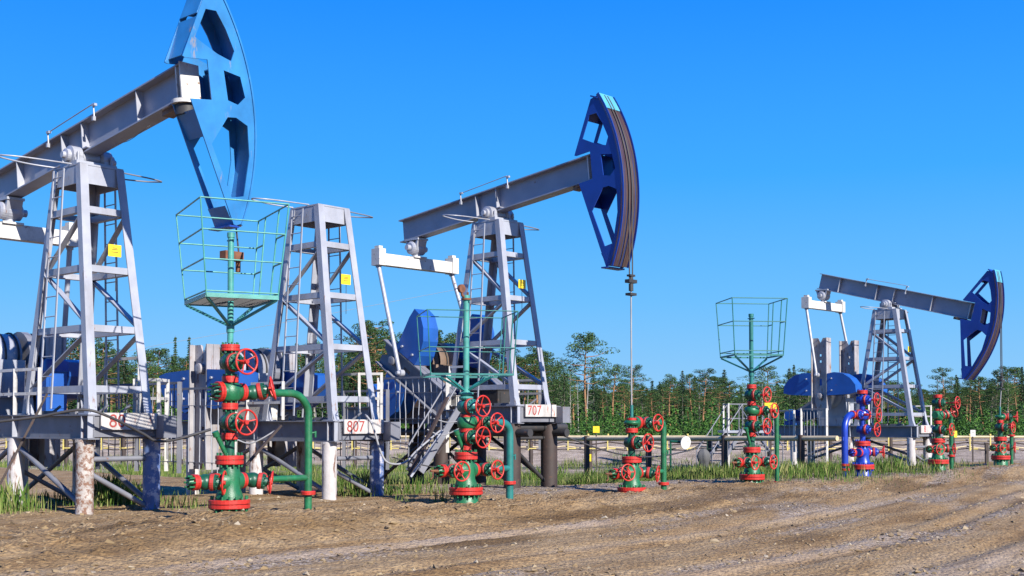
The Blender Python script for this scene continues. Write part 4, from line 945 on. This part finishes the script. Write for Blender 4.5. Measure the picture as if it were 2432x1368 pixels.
def grass():
    m = MB(); r = random.Random(9); n = 0; tries = 0
    def blade(x, y, h):
        g = GZ(x, y) - .02; az = r.uniform(0, 6.28); w_ = h * .012 + .0035; ln = r.uniform(.05, .35) * h; dx, dy = math.cos(az), math.sin(az)
        m.add([(x - dy * w_, y + dx * w_, g), (x + dy * w_, y - dx * w_, g), (x + dx * ln * .4 + dy * w_ * .7, y + dy * ln * .4 - dx * w_ * .7, g + h * .6), (x + dx * ln, y + dy * ln, g + h), (x + dx * ln * .4 - dy * w_ * .7, y + dy * ln * .4 + dx * w_ * .7, g + h * .6)], [(0, 1, 2, 3, 4)])
    while n < 42000 and tries < 500000:
        tries += 1; Y = r.uniform(20, 54); x = r.uniform(-.46, .46) * Y; a, b = ab(x, Y); p = noise.noise(Vector((x * .5, Y * .5, 31)))
        if -8.5 < b < -2.2 and a > 15 and a < 30: d = .3 + p * 1.3
        elif b < -7.5 and a > 10: d = .05 + p * 1.0
        elif -7 < b < -.9 and a <= 8: d = p * 1.6 - .95
        else: d = -1
        if r.random() < d:
            blade(x, Y, r.uniform(.08, .36) * (1.0 if b > -9 else 1.15) * (.6 + .8 * abs(noise.noise(Vector((x * 2, Y * 2, 3)))) * 1.6)); n += 1
    # thick tufts that stand out in the photo: photo column, distance, spread, blade height, count
    for px, Y, sp, h, c in ((15, 19.5, .35, .55, 160), (275, 21.5, .45, .55, 380), (130, 22, .4, .3, 90), (865, 24, .35, .5, 170), (990, 24.5, .5, .4, 110), (1045, 22, .12, .3, 24), (960, 22.3, .15, .25, 22), (440, 20.5, .4, .3, 60), (1900, 31, 1.2, .5, 420), (2110, 34, 1.0, .5, 380), (1740, 31.5, .8, .45, 320), (1660, 33, .8, .4, 260), (2300, 38, .5, .35, 60)):
        cx = X(px, Y)
        for _ in range(int(c * 2.2)): gx, gy = r.gauss(0, sp), r.gauss(0, sp); blade(cx + gx, Y + gy, h * r.uniform(.3, 1.2) * math.exp(-(gx * gx + gy * gy) / (sp * sp) * .2))
    tag(m.build('grass', 'grass'), 'green grass tufts growing among the piles and behind the wells', 'grass', kind='stuff')
grass()

# ------------------------------------------------------------------ guard fences, rails, stairs
def jl(k, s, y, z):
    """local point of pumpjack k -> world"""
    o = (pj1, pj2, pj3, pj4)[k]; az = o.rotation_euler.z; return Matrix.Rotation(az, 3, 'Z') @ Vector((s, y, 0)) + TOW[k] + Vector((0, 0, z))
def guard_fence(k, s0, s1, y, z0, z1, n, label, wob=.02, posts=2, seed=1):
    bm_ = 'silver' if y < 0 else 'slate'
    r = random.Random(seed); a = jl(k, s0, y, 0); b = jl(k, s1, y, 0); g = empty('guard_fence', a); tag(g, label, 'guard fence', 'barred guards beside the cranks')
    P = lambda t, z: a.lerp(b, t) - a + Vector((0, 0, z)); m = MB()
    for t in np.linspace(0, 1, posts):
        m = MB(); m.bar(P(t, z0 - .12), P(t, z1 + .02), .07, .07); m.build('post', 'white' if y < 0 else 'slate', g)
    m = MB(); m.bar(P(0, z1), P(1, z1), .045, .045); m.build('top_rail', 'slate', g)
    for z in (z0 + .08, z0 + (z1 - z0) * .4, z0 + (z1 - z0) * .78): m = MB(); m.bar(P(0, z), P(1, z), .03, .012); m.build('rail', 'slate', g)
    for i in range(n):
        t = (i + .8) / (n + .6); w_ = r.uniform(-wob, wob); m = MB()
        m.tube([P(t + w_ * .1, z1), P(t + w_ * .3, z1 * .65 + z0 * .35) + Vector((w_, w_, 0)), P(t - w_ * .2, (z0 + z1) / 2) + Vector((w_, 0, 0)), P(t + r.uniform(-.005, .01), z0 + r.uniform(-.15, .15))], .011, 6); m.build('bar', bm_, g)
    return g
guard_fence(2, -2.15, .2, -1.75, .95, 2.50, 11, 'barred guard in front of the dark crank of the middle pumpjack', .03, 2, 4)
guard_fence(1, -2.70, -.35, -1.75, .62, 2.16, 11, 'barred guard left of the largest wellhead, before the blue weights', .02, 2, 5)
guard_fence(3, -2.35, -1.35, -2.0, .25, 1.95, 7, 'barred guard left of the blue wellhead pipe, before the upright crank', .02, 2, 6)
guard_fence(3, -4.6, -2.7, -1.9, .55, 1.9, 8, 'barred guard by the steps of the most distant pumpjack', .02, 2, 7)
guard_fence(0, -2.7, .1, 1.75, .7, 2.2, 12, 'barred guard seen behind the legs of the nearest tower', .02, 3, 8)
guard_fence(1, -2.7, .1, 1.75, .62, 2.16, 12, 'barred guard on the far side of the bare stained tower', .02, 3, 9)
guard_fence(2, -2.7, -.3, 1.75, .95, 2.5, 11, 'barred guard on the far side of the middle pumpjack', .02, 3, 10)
def frame_rail(k, pts, z0, h, label, mat='white', t=.05):
    a = jl(k, pts[0][0], pts[0][1], 0); g = empty('guard_rail', a); tag(g, label, 'guard rail', 'low white rails on the pumpjack skids')
    Q = [jl(k, s, y, 0) - a for s, y in pts]; UZ = Vector((0, 0, 1))
    for q in Q: m = MB(); m.bar(q + UZ * z0, q + UZ * (z0 + h), t, t); m.build('post', mat, g)
    for z in (z0 + h - t / 2, z0 + h * .45):
        m = MB()
        for p, q in zip(Q[:-1], Q[1:]): m.bar(p + UZ * z, q + UZ * z, t * .9, t)
        m.build('rail', mat, g)
    return g
frame_rail(0, [(.35, .7), (.85, .85), (.5, 1.25)], 1.62, .62, 'white rail behind the right leg of the nearest tower')
frame_rail(0, [(-.15, -.75), (-.9, -.8), (-2.4, -.8)], 1.62, .78, 'white rail at the far left edge, beside the nearest tower')
frame_rail(0, [(-.6, .7), (.5, .7)], 1.62, 1.0, 'white rail seen through the legs of the nearest tower')
frame_rail(1, [(-.05, -.85), (-1.2, -.85), (-2.0, -.85)], 1.54, .75, 'white rail right of the largest wellhead, on the skid of the bare tower')
frame_rail(1, [(-.3, .66), (.45, .66), (.85, .9)], 1.54, .95, 'white rail behind the right leg of the bare stained tower')
frame_rail(2, [(-.1, .8), (.75, .8)], 1.88, .62, 'white rail behind the right leg of the middle tower')
frame_rail(2, [(-.2, -.8), (-.75, -.8)], 1.88, .9, 'white rail left of the middle tower, above the dark piles')
frame_rail(3, [(-.35, -.9), (-1.1, -.9)], 1.38, .82, 'white rail frame left of the most distant tower')
frame_rail(3, [(.5, .6), (1.1, .8)], 1.38, .7, 'white rail frame inside the most distant tower')
def step_box(k, s, y, z0, sz, label, mat='white'):
    p = jl(k, s, y, 0); g = empty('steel_box', p, (pj1, pj2, pj3, pj4)[k].rotation_euler.z); tag(g, label, 'box', 'steel boxes on the skids')
    m = MB(); m.box((0, 0, z0 + sz[2] / 2), sz); m.build('body', mat, g); m = MB(); m.box((0, 0, z0 + sz[2] + .011), (sz[0] + .04, sz[1] + .04, .02)); m.box((sz[0] / 2 + .006, 0, z0 + sz[2] * .5), (.01, sz[1] * .7, sz[2] * .7)); m.build('lid', mat, g); return g
step_box(1, -1.55, -.35, 1.53, (.9, .35, .34), 'white steel box on the skid behind the outlet pipe of the largest wellhead')
step_box(2, -1.1, -.45, 1.87, (.7, .3, .22), 'rust stained pale box on the skid left of the middle tower', 'white')
step_box(0, -1.95, .4, 1.63, (.36, .4, .78), 'dark blue cabinet behind the legs of the nearest tower', 'blue_weight')
step_box(2, -.3, .1, 1.88, (.9, .5, .34), 'black box under the ladder of the middle tower', 'dark')

def stairs(a, b, wd, n, label, mat='slate', rail_h=.9):
    a = Vector(a); b = Vector(b); g = empty('steel_stairs', a); tag(g, label, 'stairs', None); d = b - a; side = Vector((-d.y, d.x, 0)).normalized() * wd / 2
    for s in (-1, 1):
        m = MB(); m.bar(side * s, d + side * s, .04, .14); m.build('stringer', mat, g)
        m = MB(); U = Vector((0, 0, rail_h)); m.cyl(side * s + U, d + side * s + U, .02, n=6); m.cyl(side * s, side * s + U, .02, n=6); m.cyl(d + side * s, d + side * s + U, .02, n=6); m.cyl(d * .5 + side * s, d * .5 + side * s + U, .02, n=6); m.build('handrail', mat, g)
    for i in range(n): m = MB(); m.box(d * ((i + .5) / n), (.2, wd - .05, .03), Matrix.Rotation(math.atan2(d.y, d.x), 3, 'Z')); m.build('step', mat, g)
    return g
stairs((X(1672, 41), 41, GZ(X(1672, 41), 41)), (X(1745, 42), 42, 1.22), .7, 7, 'grey steel stairs climbing to the platform left of the wire basket')
stairs((X(1838, 40), 40, GZ(X(1838, 40), 40)), (X(1782, 42), 42.6, 1.2), .6, 7, 'grey steel stairs leaning right of the wire basket wellhead, down from the platform')
stairs(at(985, 1120, 25.6), at(1078, 965, 26.2), .5, 8, 'dark steel stairs under the low teal railings, climbing to the middle pumpjack', 'slate', .55)
def landing():
    p = at(1728, 1030, 42); g = empty('steel_platform', (p.x, p.y, 0)); tag(g, 'grey railed steel platform on thin posts left of the wire basket', 'platform'); w_ = 1.0
    m = MB(); m.box((w_ * .55, .3, 1.16), (1.5, 1.2, .08)); m.build('deck', 'silver', g)
    for x in (0, w_ * .9): 
        for y in (-.2, .8): m = MB(); m.bar((x, y, GZ(p.x, p.y) - .2), (x, y, 2.15), .05, .05); m.build('post', 'white', g)
    for z in (2.12, 1.62): m = MB(); m.bar((0, -.2, z), (w_ * .9, -.2, z), .04, .04); m.bar((0, -.18, z), (0, .8, z), .04, .04); m.build('rail', 'slate', g)
landing()
# walkway pipes and ladder rails leaning beside the second wellhead
def leaning(label, p, q, r, mat, name='leaning_pipe'):
    p = Vector(p); q = Vector(q); m = MB(); m.bar(Vector((0, 0, 0)), q - p, r, r * 1.0); o = m.build(name, mat); o.location = p; tag(o, label, 'pipe', 'pipes and bars leaning by the skids'); return o
leaning('brown steel channel slanting down left of the second wellhead', at(972, 1130, 23.6), at(1062, 945, 24.6), .06, 'brown', 'leaning_channel')
leaning('pale grey bar slanting beside the brown channel', at(976, 1132, 23.2), at(1052, 1022, 23.4), .04, 'silver')
leaning('brown stick slanting under the skid at the far left', at(2, 1150, 19.0), at(112, 935, 19.2), .035, 'brown')
leaning('brown stick slanting behind the largest wellhead', at(585, 1105, 19.8), at(668, 1010, 20.3), .04, 'brown')
leaning('short brown bar slanting left of the second wellhead', at(1038, 1078, 23.4), at(1066, 1040, 23.6), .035, 'brown')

def cable(label, pts, r, mat='cable', name='power_cable', cat='cable', group='cables slung along the skids'):
    o0 = Vector(pts[0]); pts = [Vector(p) - o0 for p in pts]; P = []
    for i in range(len(pts) - 1):
        p0, p1, p2, p3 = [pts[max(0, min(len(pts) - 1, j))] for j in (i - 1, i, i + 1, i + 2)]
        for t in np.linspace(0, 1, 7)[:-1]: P.append(.5 * ((2 * p1) + (p2 - p0) * t + (2 * p0 - 5 * p1 + 4 * p2 - p3) * t * t + (3 * p1 - p0 - 3 * p2 + p3) * t ** 3))
    m = MB(); m.tube(P + [pts[-1]], r, 6); o = m.build(name, mat); o.location = o0; tag(o, label, cat, group); return o
cable('grey cable draped across the skid of the nearest pumpjack', [at(-10, 1002, 18.6), at(90, 990, 18.6), at(195, 973, 18.6), at(260, 990, 18.8), at(340, 1030, 19.4), at(372, 1047, 19.6), at(420, 1043, 19.9), at(500, 1020, 20.4)], .025)
cable('pale cable sagging behind the largest wellhead under the bare tower', [at(565, 1045, 20.8), at(600, 1052, 20.8), at(655, 1022, 20.8), at(668, 1012, 20.8)], .014, 'cable_light')
cable('pale cable sagging lower down the right side of the bare tower', [at(868, 985, 22.4), at(885, 1010, 22.3), at(905, 1075, 22.3), at(925, 1100, 22.4), at(962, 1098, 22.8), at(990, 1070, 23.2), at(1045, 1023, 23.8)], .02, 'cable_light')
cable('uppermost pale cable sagging left of the second wellhead', [at(1030, 994, 25), at(1062, 1003, 25), at(1092, 1000, 25)], .014, 'cable_light')
cable('middle pale cable sagging left of the second wellhead', [at(1015, 1020, 25), at(1050, 1034, 25), at(1090, 1018, 25)], .014, 'cable_light')
cable('dark cable sagging at pile height left of the second wellhead', [at(930, 1085, 24.6), at(985, 1100, 24.6), at(1040, 1108, 24.6), at(1075, 1085, 24.6)], .014)
cable('grey cable running from the dark piles past the short wellhead', [at(1322, 1028, 27.5), at(1400, 1058, 28), at(1480, 1080, 29), at(1560, 1084, 31), at(1640, 1068, 34), at(1668, 1050, 36)], .02)
cable('thin wire hanging from the underside of the nearest beam', [at(268, 338, 19.0), at(300, 330, 18.9), at(335, 305, 18.6), at(352, 292, 18.6)], .005, 'cable', 'loose_wire', 'wire', None)
cable('faint overhead wire rising across the sky behind the bare tower', [at(150, 873, 120), at(330, 828, 120), at(640, 772, 121), at(930, 716, 122), at(1110, 682, 122)], .018, 'cable_light', 'overhead_wire', 'wire', None)
# ------------------------------------------------------------------ pipes and cable rack beyond the wells
def pipe_rack():
    A = Vector((X(-40, 50), 50, 0)); Bq = Vector((X(2480, 48), 48, 0)); D = Bq - A; g = empty('cable_rack', A); tag(g, 'long low cable rack of pale yellow rails and brackets crossing the sand bank', 'cable rack')
    for z, r, mt in ((.90, .055, 'pipe_yellow'), (.74, .03, 'wood'), (.62, .03, 'brown'), (.46, .03, 'pipe_yellow'), (.38, .025, 'brown')):
        m = MB(); rr = random.Random(int(z * 100)); N = 70
        m.tube([D * (i / N) + Vector((0, rr.uniform(-.05, .05), z + (rr.uniform(-.03, .03) if z < .8 else 0) + (-.05 * math.sin(i * 2.2) if z < .7 else 0))) for i in range(N + 1)], r, 6); m.build('rail', mt, g)
    for i in range(54):
        p = D * ((i + .3) / 54); m = MB(); m.box(p + Vector((0, -.09, .62)), (.05, .04, .55)); m.box(p + Vector((.17, -.08, .42)), (.3, .03, .04)); m.cyl(p + Vector((.02, 0, .95)), p + Vector((.02, 0, 1.02)), .05, n=6); m.build('bracket', 'bracket', g)
        if i % 3 == 1: m = MB(); q = p + A; zg = GZ(q.x, q.y) - .2; m.cyl(p + Vector((.1, 0, zg)), p + Vector((.1, 0, .9)), .09, n=10); m.build('post', 'brown', g)
pipe_rack()
def flow_pipe():
    P1 = at(1312, 1042, 44); P2 = at(1988, 1041, 34); g = empty('pipeline', P1); tag(g, 'long pale yellow pipeline on brown posts behind the short wellhead', 'pipeline'); d = P2 - P1
    m = MB(); m.cyl((0, 0, 0), d, .075, n=12); m.build('pipe', 'pipe_yellow', g)
    for pxx in (1395, 1540, 1720, 1904):
        t = 0
        for k in range(200):
            q = P1.lerp(P2, k / 199)
            if CX + F * q.x / q.y <= pxx: t = k / 199
        q = P1.lerp(P2, t); m = MB(); m.cyl(Vector((q.x, q.y, GZ(q.x, q.y) - .2)) - P1, q - P1 + Vector((0, 0, .1)), .10, n=10); m.build('post', 'brown', g)
flow_pipe()
def sign(px, py, Y, w_, h, mat, label, post='brown', pz=None):
    p = at(px, py, Y); g = empty('warning_sign', (p.x, p.y, GZ(p.x, p.y)), 0); tag(g, label, 'sign', 'small signs along the pipes'); z = p.z - GZ(p.x, p.y)
    m = MB(); m.box((0, 0, z), (w_, .02, h)); m.build('panel', mat, g); m = MB(); m.box((0, .04, z / 2), (.05, .04, z)); m.build('post', post, g); m = MB(); m.box((0, -.0115, z + h * .1), (w_ * .25, .003, h * .06)); m.build('sign_print', 'ink', g)
sign(1416, 1020, 48, .26, .26, 'yellow', 'square yellow sign right of the lone pine, above the pipeline')
sign(1400, 1087, 43, .12, .26, 'yellow', 'small yellow tag below the pipeline, right of the lone pine')
sign(2266, 1031, 47, .2, .26, 'yellow', 'small yellow sign between the two farthest wellheads')
sign(2310, 1029, 47, .2, .26, 'white', 'small white sign between the two farthest wellheads')
sign(1830, 965, 40, .4, .24, 'yellow', 'yellow plate on the railing behind the wire basket wellhead')
def dish():  # plain round white cap on a bracket
    p = at(1621, 1050, 36); g = empty('white_cap', p); tag(g, 'round white lamp facing right beside the riser of the short wellhead', 'cap'); ax = Vector((.55, -.8, -.1))
    m = MB(); m.lathe((0, 0, 0), ax, [(0, .06), (.08, .16), (.12, .2), (.14, .2)], 20); m.build('cap_face', 'white', g); m = MB(); m.cyl((-.05, 0, 0), (-.35, .1, .02), .04, n=8); m.cyl((-.35, .1, .05), (-.35, .1, GZ(p.x, p.y) - p.z - .1), .03, n=8); m.build('bracket', 'green_dark', g)
dish()
def tarp():
    p = at(1670, 1100, 37.5); x, y = p.x, p.y; z0 = GZ(x, y); m = MB(); r = random.Random(4); n = 18; prof = [(0, .12), (.25, .11), (.45, .14), (.52, .17), (.66, .2), (.78, .17), (.86, .1), (.9, .06)]
    P = []
    for h, rr in prof:
        for i in range(n): t = 6.283 * i / n; q = rr * (1 + .18 * math.sin(t * 5 + h * 3) + r.uniform(-.07, .07)); P.append((q * math.cos(t), q * math.sin(t) * .8, h))
    m.add(P, [(j * n + i, j * n + (i + 1) % n, (j + 1) * n + (i + 1) % n, (j + 1) * n + i) for j in range(len(prof) - 1) for i in range(n)], True); m.add(P[-n:], [tuple(range(n))])
    o = m.build('tarpaulin_cover', 'tarp'); o.location = (x, y, z0); tag(o, 'grey tarpaulin wrapped round a low fitting left of the wire basket wellhead', 'cover')
tarp()
def bank_posts():
    for px, y0, y1, Y, lab in ((2342, 1053, 1108, 41, 'short grey post left of the farthest wellhead'), (1390, 1090, 1128, 33, None)):
        if lab is None: continue
        a = at(px, y0, Y); m = MB(); z = GZ(a.x, a.y) - .2; m.box((0, 0, (a.z + z) / 2), (.1, .1, a.z - z)); m.box((0, 0, a.z + .012), (.13, .13, .024)); o = m.build('marker_post', 'brown'); o.location = (a.x, a.y, 0); tag(o, lab, 'post')
bank_posts()
